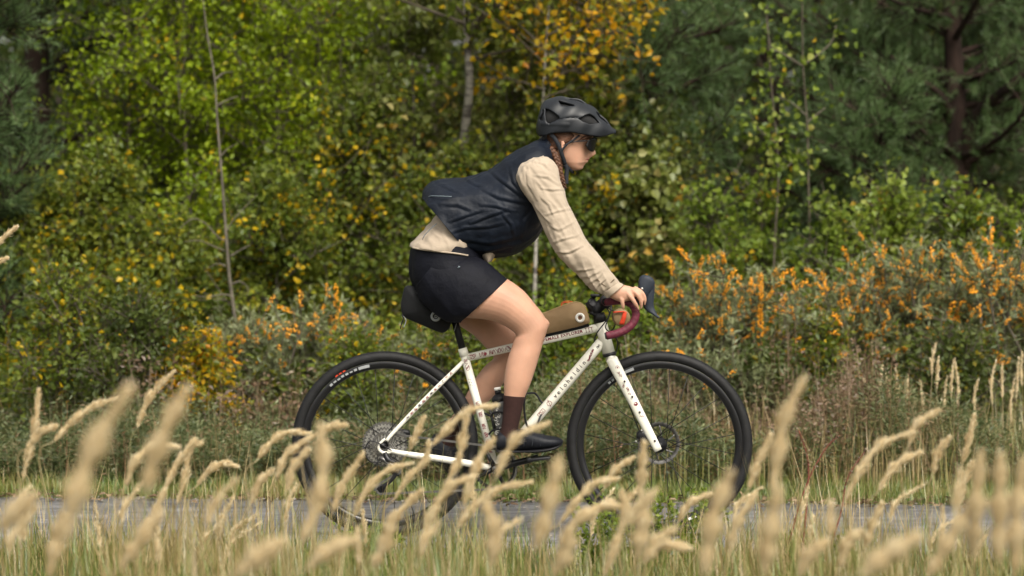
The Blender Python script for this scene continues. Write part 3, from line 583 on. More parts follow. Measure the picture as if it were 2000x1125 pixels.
# ------------------------------------------------------------------ grass heads
def seed_head(pts, width, n=190):
    P = catmull(pts, 10); mb = MB(); L = np.linalg.norm(np.diff(P, axis=0), axis=1).sum()
    t = rng.uniform(0, 1, n); C = path_interp(P, t); T = nrm(path_interp(P, np.clip(t+.03, 0, 1))-path_interp(P, np.clip(t-.03, 0, 1)))
    prof = np.sin(np.pi*np.clip(t*.88+.1, 0, 1))**.7*(.75+.35*np.sin(t*23+rng.uniform(0, 6)))
    prof = np.clip(np.sin(np.pi*np.clip(t, 0, 1)**.75)**.8, .08, 1)*(.7+.4*np.sin(t*19+rng.uniform(0, 6)))
    O = rdir(n); O = nrm(O-(O*T).sum(1, keepdims=True)*T)
    D = nrm(T+O*rng.uniform(.12, .75, n)[:, None]); base_ = C+O*(width*.26*prof)[:, None]
    leafs(base_, D, O, rng.uniform(.014, .028, n)*(.6+.5*prof), .0055, rng.uniform(.1, 1, n), mb, cheap=True)
    tube(P, [width*.05, width*.19, width*.19, width*.10, width*.02], 6, 1, mb=mb, r=.45)
    return mb
def grass_plant(pts, d, lab, group=None, width=.018, name='grass_stalk', n=190, cat='grass stalk', leaf_blade=True):
    """pts: pixels from the foot of the head to its tip; stem goes down to the ground"""
    if 5 <= d < 9: d += 1.15; width *= 1.1
    elif d < 5: d += .55
    Y = d-CD; H = [at(x, y, Y) for x, y in pts]; p0 = H[0]; q = H[1]-H[0]; z0 = p0[2]
    lean = q[0]/max(.3, abs(q[2]))*.15*z0 if q[2] > 0 else .05
    foot = np.array([p0[0]-np.clip(lean, -.25, .25)-.0*z0, Y+random.uniform(-.05, .05), -.01])
    mid = foot*.45+p0*.55+np.array([np.clip(-lean*.25, -.05, .05), 0, 0])
    t = thing(name, lab, cat, foot, group)
    dirn = nrm(q)*min(.06, z0*.2); obj('stem', tube([foot, mid, p0-dirn, p0], [.0022, .0018, .0014], 5, 6, r=random.uniform(.2, .8)), M['stem'], t)
    obj('seed_head', seed_head(H, width, n), M['straw'], t, smooth=False)
    if leaf_blade and random.random() < .5:
        s = random.choice((-1, 1)); b0 = foot*.6+mid*.4; V = []
        for k in range(7):
            f = k/6; c = b0+np.array([s*.16*f, .02*f, .22*f-.14*f*f]); wv = .003*(1-f)+.0003; V += [c+[0, wv, 0], c-[0, wv, 0]]
        mb = MB(); mb.add(np.array(V), [grid_faces(7, 2, False)], .4); obj('leaf_blade', mb, M['grass'], t)
    return t
A_ = 'dry grass stalks in the foreground'
heads = [
 ([(128, 1060), (150, 960), (190, 860), (250, 762)], 3.1, .026, 'largest out of focus tan grass head at lower left'),
 ([(285, 965), (300, 900), (330, 825), (362, 765)], 3.7, .023, 'second largest out of focus grass head, right of the largest at left'),
 ([(45, 935), (60, 870), (70, 820), (76, 762)], 6.3, .018, 'slim upright grass head near the left edge'),
 ([(60, 870), (80, 845), (108, 832)], 6.2, .016, 'short side grass head beside the slim upright one at left'),
 ([(105, 862), (140, 825), (180, 795), (225, 778)], 6.2, .018, 'arching grass head pointing up right behind the largest blurred head'),
 ([(268, 835), (285, 790), (305, 760), (338, 727)], 6.6, .018, 'grass head with highest tip between the two large blurred heads'),
 ([(0, 1035), (25, 1005), (60, 972)], 3.6, .02, 'blurred grass head cut off by the left edge'),
 ([(245, 950), (262, 905), (300, 870), (345, 872)], 5.5, .018, 'arched grass head curling right, left of centre in the left clump'),
 ([(320, 960), (340, 915), (365, 880), (380, 860)], 6.2, .017, 'grass head in the middle of the left clump'),
 ([(345, 985), (362, 930), (370, 880), (392, 865)], 6.4, .017, 'pale grass head just right of the left clump'),
 ([(385, 948), (410, 918), (435, 906), (462, 910)], 6.6, .016, 'small nodding grass head standing alone between left clump and rear wheel'),
 ([(503, 898), (525, 868), (560, 845), (604, 846)], 6.4, .018, 'arched grass head touching the left rim of the rear wheel'),
 ([(540, 935), (555, 895), (580, 872), (615, 850)], 6.2, .018, 'grass head leaning over the left rim of the rear wheel'),
 ([(490, 985), (505, 945), (530, 920)], 6.0, .016, 'short upright grass head left below the rear wheel'),
 ([(560, 960), (572, 915), (600, 880)], 5.6, .017, 'upright grass head crossing the lower left rear tyre'),
 ([(588, 1060), (620, 985), (632, 900), (625, 835)], 4.2, .024, 'large blurred grass head over the left side of the rear wheel'),
 ([(618, 862), (640, 836), (672, 830)], 5.8, .014, 'short grass tip pointing right above the large blurred head at the rear wheel'),
 ([(650, 1000), (668, 950), (708, 888)], 5.8, .017, 'slanted grass head inside the left half of the rear wheel'),
 ([(690, 1010), (715, 960), (755, 920), (803, 905)], 6.0, .018, 'arched grass head under the rear derailleur'),
 ([(770, 975), (800, 930), (830, 900), (838, 865)], 6.3, .016, 'thin grass head right of the cassette'),
 ([(800, 880), (812, 850), (828, 815)], 6.6, .014, 'thin grass head above the chain between cassette and seat tube'),
 ([(845, 870), (880, 830), (920, 800), (968, 792)], 5.8, .017, 'arched grass head crossing the seat tube'),
 ([(870, 950), (895, 900), (905, 850), (912, 812)], 5.7, .017, 'upright grass head in front of the chainstay'),
 ([(905, 990), (920, 940), (940, 890), (962, 860)], 5.4, .018, 'grass head in front of the bottom bracket'),
 ([(820, 1060), (845, 1000), (880, 950), (925, 930)], 5.2, .019, 'broad grass head in front of the rear wheel\'s lower right'),
 ([(750, 1075), (765, 1020), (800, 980), (820, 960)], 5.6, .018, 'grass head in front of the rear wheel contact'),
 ([(968, 935), (990, 885), (1015, 850), (1068, 828)], 5.2, .019, 'arched grass head in front of the near shoe'),
 ([(890, 1035), (930, 985), (975, 955), (1035, 942)], 5.4, .019, 'long arched grass head under the crank'),
 ([(1045, 1075), (1065, 1010), (1080, 950), (1092, 900)], 4.2, .024, 'large blurred grass head between the wheels'),
 ([(1095, 1020), (1130, 975), (1160, 945), (1205, 935)], 5.7, .017, 'arched grass head over the left of the front wheel'),
 ([(1180, 955), (1200, 920), (1235, 895)], 6.3, .015, 'small grass head inside the front wheel left of the hub'),
 ([(1250, 975), (1254, 920), (1258, 868)], 5.2, .019, 'upright grass head in front of the front hub'),
 ([(1246, 1095), (1252, 1040), (1265, 970)], 4.2, .022, 'blurred upright grass head below the front hub'),
 ([(1095, 1060), (1130, 1015), (1180, 988), (1215, 990)], 5.0, .019, 'nodding grass head below the front wheel\'s left side'),
 ([(1325, 1020), (1345, 985), (1385, 965)], 6.2, .015, 'small arched grass head low in the front wheel'),
 ([(1375, 1125), (1385, 1060), (1400, 990), (1425, 928)], 3.7, .025, 'large blurred grass head over the right of the front wheel'),
 ([(1425, 1080), (1440, 1020), (1475, 968)], 5.2, .018, 'slanted grass head just right of the front wheel'),
 ([(1462, 955), (1480, 905), (1505, 852)], 5.6, .018, 'grass head beside the right edge of the front tyre'),
 ([(1508, 960), (1520, 880), (1535, 810), (1570, 742)], 4.6, .022, 'tallest grass head standing right of the front wheel'),
 ([(1490, 1125), (1500, 1060), (1520, 960)], 3.8, .022, 'blurred grass head directly below the tallest one'),
 ([(1652, 975), (1680, 920), (1720, 868), (1780, 845)], 5.6, .019, 'long arched grass head at right'),
 ([(1775, 870), (1790, 830), (1832, 802)], 5.9, .018, 'grass head with tip curling right above the long arched one'),
 ([(1715, 960), (1740, 920), (1765, 898), (1796, 884)], 5.9, .018, 'shorter arched grass head under the long arched one at right'),
 ([(1822, 925), (1832, 885), (1853, 856)], 6.2, .016, 'short plump grass head standing alone at right'),
 ([(1880, 905), (1892, 860), (1903, 814)], 6.6, .014, 'slim upright grass head near the right edge'),
 ([(1876, 985), (1884, 940), (1898, 905)], 6.4, .015, 'slim grass head under the slim upright one at right'),
 ([(1900, 1090), (1905, 1000), (1915, 890)], 4.0, .022, 'left one of three large blurred heads at the right edge'),
 ([(1950, 1100), (1952, 1000), (1955, 895)], 3.9, .020, 'middle one of three large blurred heads at the right edge'),
 ([(1985, 1120), (1985, 1020), (1998, 905)], 3.7, .022, 'right one of three large blurred heads at the right edge'),
 ([(1690, 1070), (1702, 1030), (1722, 985)], 5.7, .017, 'upright grass head in front of the road at right'),
 ([(1815, 1125), (1850, 1060), (1888, 1000)], 4.4, .02, 'slanted blurred grass head in front of the road\'s right end'),
 ([(1680, 1125), (1730, 1085), (1790, 1050)], 3.5, .022, 'very blurred leaning grass head in the lower right corner area'),
 ([(460, 1125), (500, 1090), (545, 1060)], 3.5, .022, 'very blurred leaning grass head at the bottom left of centre'),
 ([(600, 1110), (640, 1075), (690, 1055)], 4.2, .02, 'blurred grass head leaning right at the bottom under the rear wheel'),
 ([(1255, 1100), (1290, 1065), (1345, 1070)], 5.0, .018, 'nodding grass head at the bottom right of the front hub'),
 ([(1080, 1125), (1105, 1080), (1112, 1040)], 4.3, .02, 'blurred grass head at the bottom between the wheels'),
 ([(960, 1110), (965, 1040), (950, 985)], 4.4, .02, 'blurred grass head leaning left below the crank'),
 ([(95, 1125), (110, 1060), (122, 1010)], 4.6, .02, 'blurred grass head left of the largest head\'s foot'),
 ([(235, 1110), (270, 1060), (310, 1010)], 4.6, .02, 'slanted grass head at the bottom between the two largest'),
 ([(270, 1040), (298, 1010), (320, 960)], 5.4, .018, 'grass head in front of the road under the second largest head'),
 ([(725, 1110), (752, 1060), (765, 1015)], 4.8, .018, 'grass head at the bottom in front of the rear wheel'),
 ([(1180, 1125), (1220, 1010), (1215, 965)], 5.0, .014, 'thin grass head at the bottom left of the front hub'),
 ([(1640, 1110), (1655, 1060), (1680, 1040)], 5.0, .016, 'small grass head at the bottom at right of centre'),
 ([(1560, 1125), (1580, 1085), (1610, 1060)], 4.6, .018, 'blurred grass head at the bottom right of the tallest stalk'),
 ([(-14, 486), (10, 462), (31, 444)], 8.4, .010, 'pointed tip of a grass head entering at the left edge, halfway up'),
 ([(-20, 520), (-4, 512), (12, 505)], 8.4, .008, 'tiny grass tip at the left edge below the pointed one'),
]
for pts, d, wd, lab in heads: grass_plant(pts, d, lab, A_, wd*(1.15 if d > 5 else 1.6), n=460 if d > 5 else 900)
ORD = ['leftmost', 'second', 'third', 'fourth', 'fifth', 'sixth', 'seventh', 'eighth', 'ninth', 'tenth', 'eleventh', 'twelfth', 'thirteenth', 'fourteenth', 'fifteenth', 'sixteenth', 'seventeenth', 'eighteenth', 'nineteenth', 'twentieth', 'twenty first', 'twenty second']
def number(lst, what):
    lst.sort(key=lambda q: q[0])
    for i, (x, t_) in enumerate(lst): t_['label'] = (ORD[0]+' ' if i == 0 else ORD[min(i, 21)]+' from the left ' if i < len(lst)-1 else 'rightmost ')+'of '+what
low = {}
# further low heads among the stalks, alike
for i in range(32):
    x = random.uniform(-20, 2020); y = random.uniform(1000, 1110); d = random.uniform(4.6, 7.2); L = random.uniform(60, 105); a = random.uniform(-.1, .8)
    zone = 'left of the rear wheel' if x < 570 else 'below the rear wheel' if x < 930 else 'below the crank between the wheels' if x < 1110 else 'below the front wheel' if x < 1470 else 'right of the front wheel'
    p = [(x, y), (x+L*.3*math.sin(a*.6), y-L*.4), (x+L*math.sin(a), y-L*math.cos(a*.9))]
    t_ = grass_plant(p, d, 'low dry grass head at the bottom of the view, '+zone, 'low dry grass heads along the bottom', .015, n=120, leaf_blade=True); low.setdefault(zone, []).append((p[-1][0], t_))
for zn, l_ in low.items(): number(l_, 'the low dry grass heads '+zn)
fars = []
# stalks on the far side
for i, (x, ytop) in enumerate([(1718, 712), (1735, 730), (1752, 716), (1770, 735), (1800, 742), (1820, 672), (1830, 700), (1858, 700), (1870, 712), (1938, 705), (1958, 712), (1985, 700), (1996, 690), (1845, 735), (1905, 740), (1690, 740), (1975, 740)]):
    d = random.uniform(12.3, 12.9); L = random.uniform(55, 90)
    t_ = grass_plant([(x, ytop+L), (x+random.uniform(-3, 3), ytop+L*.5), (x+random.uniform(-4, 8), ytop)], d, 'upright pale grass stalk beyond the road below the right berry bushes', 'upright grass stalks beyond the road', .02, n=110, leaf_blade=False); fars.append((x, t_))
number(fars, 'the upright pale grass stalks beyond the road at right')
# red dock stalks
for i, pth in enumerate([[(1528, 1080), (1570, 960), (1610, 880), (1640, 850)], [(1600, 1125), (1640, 1010), (1655, 935), (1690, 880)], [(1560, 1060), (1576, 980), (1578, 900), (1560, 840)]]):
    Y = -.9-.3*i; lab = ['red stalk slanting across the road right of the front wheel', 'longest red stalk slanting up right at the right of the front wheel', 'upright red stalk between the two slanting ones'][i]
    foot = at(*pth[0], Y); foot[2] = 0; t = thing('dock_stalk', lab, 'stalk', foot, 'red dock stalks')
    P = [foot]+[at(x, y, Y) for x, y in pth[1:]]; obj('stem', tube(P, [.004, .0025, .0015], 6, 5), M['red_stem'], t)
    q = catmull(P, 10)[-16:]; n = 70; PP = q[rng.integers(0, len(q), n)]+rng.normal(0, .006, (n, 3)); obj('seeds', leafs(PP, rdir(n, .3), rdir(n), .01, .006, rng.uniform(0, .8, n), cheap=True), M['dry'], t, kind='stuff', smooth=False)
#@@BIKE
# ------------------------------------------------------------------ bicycle
M['tyre'] = mat('tyre_rubber', (.009, .009, .010), .6, var=.3, scale=40, bump=.3, bscale=300)
M['rim'] = mat('black_rim', (.010, .010, .012), .28, var=.1, coat=.3)
M['paint'] = mat('cream_paint', (.70, .68, .60), .28, var=.03, scale=6, coat=.5)
M['print'] = mat('maroon_print', (.16, .012, .025), .5, var=.1)
M['dark_print'] = mat('dark_print', (.03, .02, .025), .5, var=.1)
M['black'] = mat('black_metal', (.012, .012, .014), .35, var=.1)
M['matte'] = mat('matte_black', (.008, .008, .010), .55, var=.15)
M['hood'] = mat('hood_rubber', (.018, .023, .034), .5, var=.1, scale=60, bump=.15)
M['steel'] = mat('steel', (.42, .41, .39), .35, .9, var=.2, scale=60)
M['darksteel'] = mat('dark_steel', (.16, .155, .15), .4, .8, var=.3, scale=80)
M['tape'] = mat('maroon_tape', (.105, .016, .030), .6, var=.25, scale=90, bump=.4, bscale=250)
M['bagblack'] = mat('black_bag_fabric', (.007, .0075, .009), .7, var=.2, scale=50, bump=.4, bscale=500)
M['bagtan'] = mat('tan_bag_fabric', (.25, .165, .085), .75, var=.08, scale=25, bump=.4, bscale=450)
M['tanbright'] = mat('tan_piping', (.38, .27, .13), .7, var=.1)
M['white'] = mat('white_print', (.72, .70, .66), .5, var=.04)
M['greyprint'] = mat('grey_print', (.28, .29, .30), .5, var=.1)
M['redcord'] = mat('orange_red_cord', (.62, .055, .02), .6, var=.15)
M['bottle'] = mat('smoky_bottle', (.10, .10, .105), .25, var=.15, scale=25, coat=.4)
BIKE = thing('bicycle', 'white drop bar gravel bicycle with maroon bar tape and doodled frame, ridden along the road', 'bicycle', (0, 0, 0))
RH, FH = at(752, 871, 0), at(1288, 872, 0); WR = .3535
RH[2] = FH[2] = WR
def wheel(C, label, rear):
    w_ = bpy.data.objects.new('wheel', None); COL.objects.link(w_); w_.parent = BIKE; w_.location = tuple(C)
    w_['label'] = label; w_.empty_display_size = .1
    def p(name, mb, m, **k):
        return obj(name, mb, m, w_, **k)
    a = np.linspace(-2.5, 2.5, 17); rc = WR-.0205
    prof = [(rc+.0205*math.cos(x), .0205*math.sin(x)) for x in a]
    ty = lathe(prof, C, n=160, closed=True)
    # low tread blocks
    nb = 150
    for j, y0 in enumerate((-.010, -.004, .004, .010)):
        th = (np.arange(nb)+.5*(j % 2))/nb*2*np.pi
        for t_ in th:
            rr = WR-.0205+math.sqrt(.0205**2-y0**2)+.0003; e = np.array([math.cos(t_), 0, math.sin(t_)]); f = np.array([-math.sin(t_), 0, math.cos(t_)])
            box(C+e*rr+np.array([0, y0, 0]), (.007, .0042, .0016), ty, rot=np.stack([f, [0, 1, 0], e], -1))
    p('tyre', ty, M['tyre'])
    p('rim', lathe([(.3155, -.0125), (.312, -.0135), (.300, -.0138), (.291, -.009), (.2875, 0), (.291, .009), (.300, .0138), (.312, .0135), (.3155, .0125)], C, n=160, closed=True), M['rim'])
    hub = lathe([(.004, -.055), (.008, -.052), (.010, -.04), (.027, -.031), (.027, -.027), (.012, -.022), (.010, 0), (.012, .022), (.027, .027), (.027, .031), (.010, .04), (.008, .052), (.004, .055)], C, n=32)
    p('hub', hub, M['black'])
    sm = None; ns = 24
    for i in range(ns):
        side = -1 if i % 2 else 1; a0 = 2*math.pi*i/ns+.13; cr = (1 if (i//2) % 2 else -1)*R(70)
        A = C+np.array([.026*math.cos(a0+cr), side*.029, .026*math.sin(a0+cr)]); B = C+np.array([.290*math.cos(a0), side*.004, .290*math.sin(a0)])
        p('spoke', tube([A, B], [.0015, .0015], 6), M['black'])
    # rotor on the far side
    rot = lathe([(.080, .043), (.080, .0448), (.066, .0448), (.066, .043)], C, n=72, closed=True)
    for i in range(6):
        a0 = 2*math.pi*i/6; rot = tube([C+[.02*math.cos(a0), .044, .02*math.sin(a0)], C+[.045*math.cos(a0+.35), .044, .045*math.sin(a0+.35)], C+[.068*math.cos(a0+.5), .044, .068*math.sin(a0+.5)]], [.0032], 6, 3, mb=rot)
    for i in range(36):
        a0 = 2*math.pi*i/36; box(C+[.086*math.cos(a0)*.95, .0439, .086*math.sin(a0)*.95], (.004, .0017, .003), rot)
    p('brake_disc', rot, M['darksteel'])
    # wheel labels printed on rim / tyre side
    def arc(a0, a1, r0, r1, y, m, name, kind=None):
        th = np.linspace(a0, a1, 16); V = []
        for t_ in th: V += [C+[r0*math.cos(t_), y, r0*math.sin(t_)], C+[r1*math.cos(t_), y, r1*math.sin(t_)]]
        mb = MB(); mb.add(np.array(V), [grid_faces(16, 2, False)]); p(name, mb, m)
    if rear:
        for q in range(9):
            a0 = R(133-q*3.4); arc(a0, a0-R(2.3), .300+(q % 2)*.001, .309-(q % 3)*.0012, -.0148, M['greyprint'], 'rim_lettering')
        arc(R(109), R(101), .299, .310, -.0150, M['greyprint'], 'rim_lettering')
        for q in range(3): arc(R(126-q*3), R(124-q*3), .3165, .321, -.0175, M['redcord'], 'tyre_lettering')
    else:
        for q in range(5): arc(R(130-q*3), R(128-q*3), .299, .307, -.0148, M['greyprint'], 'rim_lettering')
        arc(R(116), R(109), .299, .310, -.0150, M['greyprint'], 'rim_lettering')
        arc(R(291), R(297), .300, .310, -.0150, M['white'], 'rim_lettering')
    p('valve', tube([C+[.291*math.cos(-1.9), 0, .291*math.sin(-1.9)], C+[.255*math.cos(-1.9), 0, .255*math.sin(-1.9)]], [.003, .0025], 8), M['black'])
    return w_, p
# empties as parents carry world offsets through root_loc
rw, rp = wheel(RH, 'rear wheel with the sprocket cassette', True)
fw, fp = wheel(FH, 'front wheel with open spokes', False)
# cassette
teeth = [11, 13, 15, 17, 19, 21, 24, 28, 32, 37, 42]
for i, tn in enumerate(teeth):
    r0 = tn*.0127/2/math.pi; y = -.048+i*.0037; n = tn*4; th = np.arange(n)/n*2*np.pi
    rad = np.where((np.arange(n) % 4) < 2, r0+.0032, r0-.0022); inner = max(.017, r0-.012)
    o_ = np.stack([rad*np.cos(th), np.zeros(n), rad*np.sin(th)], -1); in_ = np.stack([inner*np.cos(th), np.zeros(n), inner*np.sin(th)], -1)
    mb = MB(); rows = np.array([in_+[0, -.0008, 0], o_+[0, -.0008, 0], o_+[0, .0008, 0], in_+[0, .0008, 0], in_+[0, -.0008, 0]])+RH
    mb.add(rows.reshape(-1, 3), [grid_faces(5, n)])
    for k in range(5):
        a0 = k*2*math.pi/5+i*.3; tube([RH+[.014*math.cos(a0), y*0, .014*math.sin(a0)], RH+[inner*math.cos(a0+.5)*1.02, 0, inner*math.sin(a0+.5)*1.02]], [.0018], 4, mb=mb)
    mb.v = [v+np.array([0, y, 0]) for v in mb.v]
    rp('sprocket', mb, M['steel'] if i % 2 else M['darksteel'], smooth=False)
def bp(name, mb, m, **k): return obj(name, mb, m, BIKE, **k)
# frame tubes (own parts)
HT0, HT1 = at(1173, 630, 0), at(1189, 689, 0)
ST0, BB = at(906, 690, 0), at(967, 912, 0)
TT0, TT1 = at(911, 699, 0), at(1172, 639, 0)
DT0, DT1 = at(1175, 668, 0), at(972, 905, 0)
bp('head_tube', tube([HT0, HT1], [.0235, .0245], 28), M['paint'])
bp('top_tube', tube([TT0, TT1], [.0150, .0165], 28, 1), M['paint'])
bp('down_tube', tube([DT0, (DT0+DT1)/2, DT1], [.0205, .0195, .0190], 28, 3), M['paint'])
bp('seat_tube', tube([ST0, BB], [.0160, .0150], 28), M['paint'])
bp('seat_collar', tube([at(903, 680, 0), at(907.5, 696, 0)], [.0175], 24), M['paint'])
bp('bottom_bracket_shell', lathe([(.0215, -.034), (.0215, .034)], BB, n=28), M['paint'])
def sidepx(pts, Ys, rad, sub=5, n=12, flat=1.0): return tube([at(x, y, Y) for (x, y), Y in zip(pts, Ys)], rad, n, sub, flat=flat)
for s in (-1, 1):
    bp('seat_stay', sidepx([(903, 707), (890, 721), (830, 780), (770, 843), (755, 861)], [s*.018, s*.034, s*.052, s*.064, s*.067], [.0065, .0085, .0085, .0075, .0065]), M['paint'])
    bp('chain_stay', sidepx([(757, 879), (790, 886), (860, 896), (925, 907), (962, 915)], [s*.067, s*.062, s*.05, s*.036, s*.028], [.0075, .0105, .0125, .0135, .0115], flat=1), M['paint'])
    # dropout plate: an open ring around the axle
    d = tube([at(752, 857, s*.068), at(743, 866, s*.068), at(740, 876, s*.068), at(748, 884, s*.068), at(762, 883, s*.067), at(768, 879, s*.066)], [.0045, .006, .0065, .006, .005], 10, 5)
    bp('dropout', d, M['paint']); bp('axle_bolt', lathe([(.0105, -.003), (.0105, .003)], RH+[-.006, s*.071, 0], n=20), M['black'])
    # fork blade
    bp('fork_blade', sidepx([(1194.5, 701), (1205, 722), (1238, 786), (1268, 845), (1286, 880)], [s*.034, s*.046, s*.055, s*.058, s*.060], [.0225, .0225, .0195, .0170, .0150], flat=.62, n=20), M['paint'])
    bp('fork_axle', lathe([(.009, -.004), (.009, .004)], FH+[.0, s*.055, 0], n=20), M['black'])
bp('fork_crown', sidepx([(1195, 703), (1194, 702), (1195, 703)], [-.036, 0, .036], [.014, .021, .014], n=20), M['paint'])
bp('headset_ring', tube([at(1189.5, 689, 0), at(1191, 695, 0)], [.0262], 28), M['black'])
bp('headset_spacer', tube([at(1169, 612, 0), at(1173, 629, 0)], [.0225, .025], 24), M['matte'])
for x, y in ((1220, 745), (1235, 775), (1249.5, 805), (1279, 861)): bp('mount_bolt', lathe([(.0042, -.0015), (.0042, .0015)], at(x, y, -.0705), n=12), M['dark_print'])
# stem, bar clamp, computer mount
bp('stem', tube([at(1158, 616, 0), at(1165, 604, 0), at(1180, 590, 0)], [.022, .022, .021], 20, 3), M['matte'])
bp('stem_clamp', lathe([(.024, -.024), (.026, -.02), (.026, .02), (.024, .024)], at(1183, 589, 0), n=24), M['matte'])
bp('steerer_cap', tube([at(1152, 588, 0), at(1163, 610, 0)], [.02, .023], 20), M['matte'])
bp('computer_mount', box(at(1162, 577, 0), (.035, .045, .010)), M['matte'], bevel=.003)
bp('mount_arm', tube([at(1162, 579, -.0), at(1150, 590, -.012), at(1160, 600, -.02)], [.006], 8, 4), M['matte'])
def drop(s, nm='handlebar_drop'):
    Y = s*.205
    pts = [at(1181, 589, s*.03), at(1183, 590, s*.10), at(1187, 590, s*.165), at(1198, 588, s*.19), at(1218, 588, Y), at(1234, 595, Y), at(1242, 611, Y*1.02), at(1237, 630, Y*1.04), at(1222, 644, Y*1.07), at(1203, 652, Y*1.1), at(1184, 656, Y*1.12)]
    P = catmull(pts, 16); T = nrm(np.gradient(P, axis=0)); L = np.concatenate([[0], np.cumsum(np.linalg.norm(np.diff(P, axis=0), axis=1))])
    rad = .0148+.0008*(((L/.016) % 1)-.5); rad[L < .07] = .0155*0+.013
    o = tube(P, rad, 20, 1); return o
for s in (-1, 1): bp('handlebar_tape', drop(s), M['tape'])
bp('handlebar', tube([at(1182, 589, -.17), at(1182, 589, .17)], [.0135], 20), M['matte'])
for s in (-1, 1):
    Y = s*.205
    bp('bar_end_plug', tube([at(1184, 656, Y*1.12), at(1181.5, 656.5, Y*1.12)], [.0128, .0118], 18), M['black'])
    hood = loft([(1226, 580, 1226, 596, Y, .012), (1236, 571, 1240, 596, Y, .016), (1246, 560, 1256, 592, Y, .0175), (1247, 549, 1266, 578, Y, .0175), (1250, 541, 1276, 566, Y, .0165), (1257, 537, 1279, 553, Y, .0145), (1266, 538, 1275, 543, Y, .007)], 24, 7)
    bp('brake_hood', hood, M['hood'])
    lev = loft([(1277, 546, 1268, 556, Y, .008), (1279, 562, 1263, 572, Y, .0085), (1277, 585, 1260, 588, Y, .0085), (1277.5, 600, 1259.5, 603, Y-s*0, .008), (1283, 613, 1269, 611, Y+s*.004, .007), (1289.5, 620, 1285, 621.5, Y+s*.008, .004)], 18, 8)
    bp('brake_lever', lev, M['hood'])
    bp('lever_pivot', lathe([(.005, -.003), (.005, .003)], at(1254, 564, Y-.018), n=14), M['steel'])
    bp('shift_paddle', loft([(1264, 572, 1257, 574, Y-.004, .005), (1264, 590, 1256, 592, Y-.004, .005), (1262, 602, 1257, 603, Y-.004, .004)], 10, 4), M['black'])
# saddle, post
sad = []
for x, yt, yb, b in [(808, 566, 574, .05), (818, 566, 582, .068), (840, 573, 590, .072), (862, 582, 600, .06), (885, 590, 606, .04), (910, 594, 609, .026), (940, 597, 611, .021), (962, 600, 611, .017), (970, 604, 609, .010)]: sad.append((x, yt, x, yb, 0, b))
bp('saddle', loft(sad, 28, 6), M['matte'])
for s in (-1, 1): bp('saddle_rail', tube([at(835, 592, s*.02), at(855, 605, s*.022), at(895, 614, s*.022), at(935, 612, s*.02), at(950, 606, s*.01)], [.0036], 8, 5), M['steel'])
bp('seat_post', tube([at(884, 612, 0), at(905, 688, 0)], [.0135], 22), M['matte'])
bp('seat_clamp', box(at(884, 612, 0), (.05, .05, .018)), M['matte'], bevel=.004)
bp('post_marking', box(at(889.5, 639, -.0137), (.0028, .0006, .030), rot=np.array([[.963, 0, -.27], [0, 1, 0], [.27, 0, .963]]).T), M['greyprint'])
# drivetrain
CRY = -.045
n = 40*4; th = np.arange(n)/n*2*np.pi; r0 = 40*.0127/2/math.pi; rad = np.where((np.arange(n) % 4) < 2, r0+.003, r0-.002)
o_ = np.stack([rad*np.cos(th), 0*th, rad*np.sin(th)], -1)+BB+[0, CRY, 0]; i_ = np.stack([(r0-.012)*np.cos(th), 0*th, (r0-.012)*np.sin(th)], -1)+BB+[0, CRY, 0]
mb = MB(); mb.add(np.array([i_-[0, .001, 0], o_-[0, .001, 0], o_+[0, .001, 0], i_+[0, .001, 0], i_-[0, .001, 0]]).reshape(-1, 3), [grid_faces(5, n)]); bp('chainring', mb, M['black'], smooth=False)
sp = MB()
for k in range(4):
    a0 = .5+k*math.pi/2; tube([BB+[0, CRY, 0], BB+[.07*math.cos(a0), CRY, .07*math.sin(a0)]], [.011, .006], 10, mb=sp)
bp('chainring_spider', sp, M['black'])
CA = math.radians(15)
for s, a0 in ((-1, CA), (1, CA+math.pi)):
    E = BB+np.array([.170*math.cos(a0), s*.078, .170*math.sin(a0)])
    bp('crank_arm', tube([BB+[0, s*.062, 0], BB+[.05*math.cos(a0), s*.068, .05*math.sin(a0)], E], [.0165, .0125, .0120], 14, 4, flat=.6), M['black'])
    bp('crank_bolt', lathe([(.011, -.002), (.011, .002)], BB+[0, s*.074, 0], n=20), M['darksteel'])
    pr = np.array([[math.cos(-.1), 0, -math.sin(-.1)], [0, 1, 0], [math.sin(-.1), 0, math.cos(-.1)]]) if s < 0 else np.array([[.72, 0, .69], [0, 1, 0], [-.69, 0, .72]])
    pd = box(E+[0, s*.05, 0], (.090, .018, .012), rot=pr.T); box(E+[.0, s*.018, 0], (.085, .01, .010), pd, rot=pr.T); box(E+[0, s*.085, 0], (.085, .01, .010), pd, rot=pr.T); box(E+[.035, s*.05, 0], (.012, .07, .010), pd, rot=pr.T); box(E+[-.035, s*.05, 0], (.012, .07, .010), pd, rot=pr.T)
    bp('pedal', pd, M['black'], bevel=.002)
    if s > 0: FARPED = E+[0, .05, 0]
    else: NEARPED = E+[0, -.05, 0]
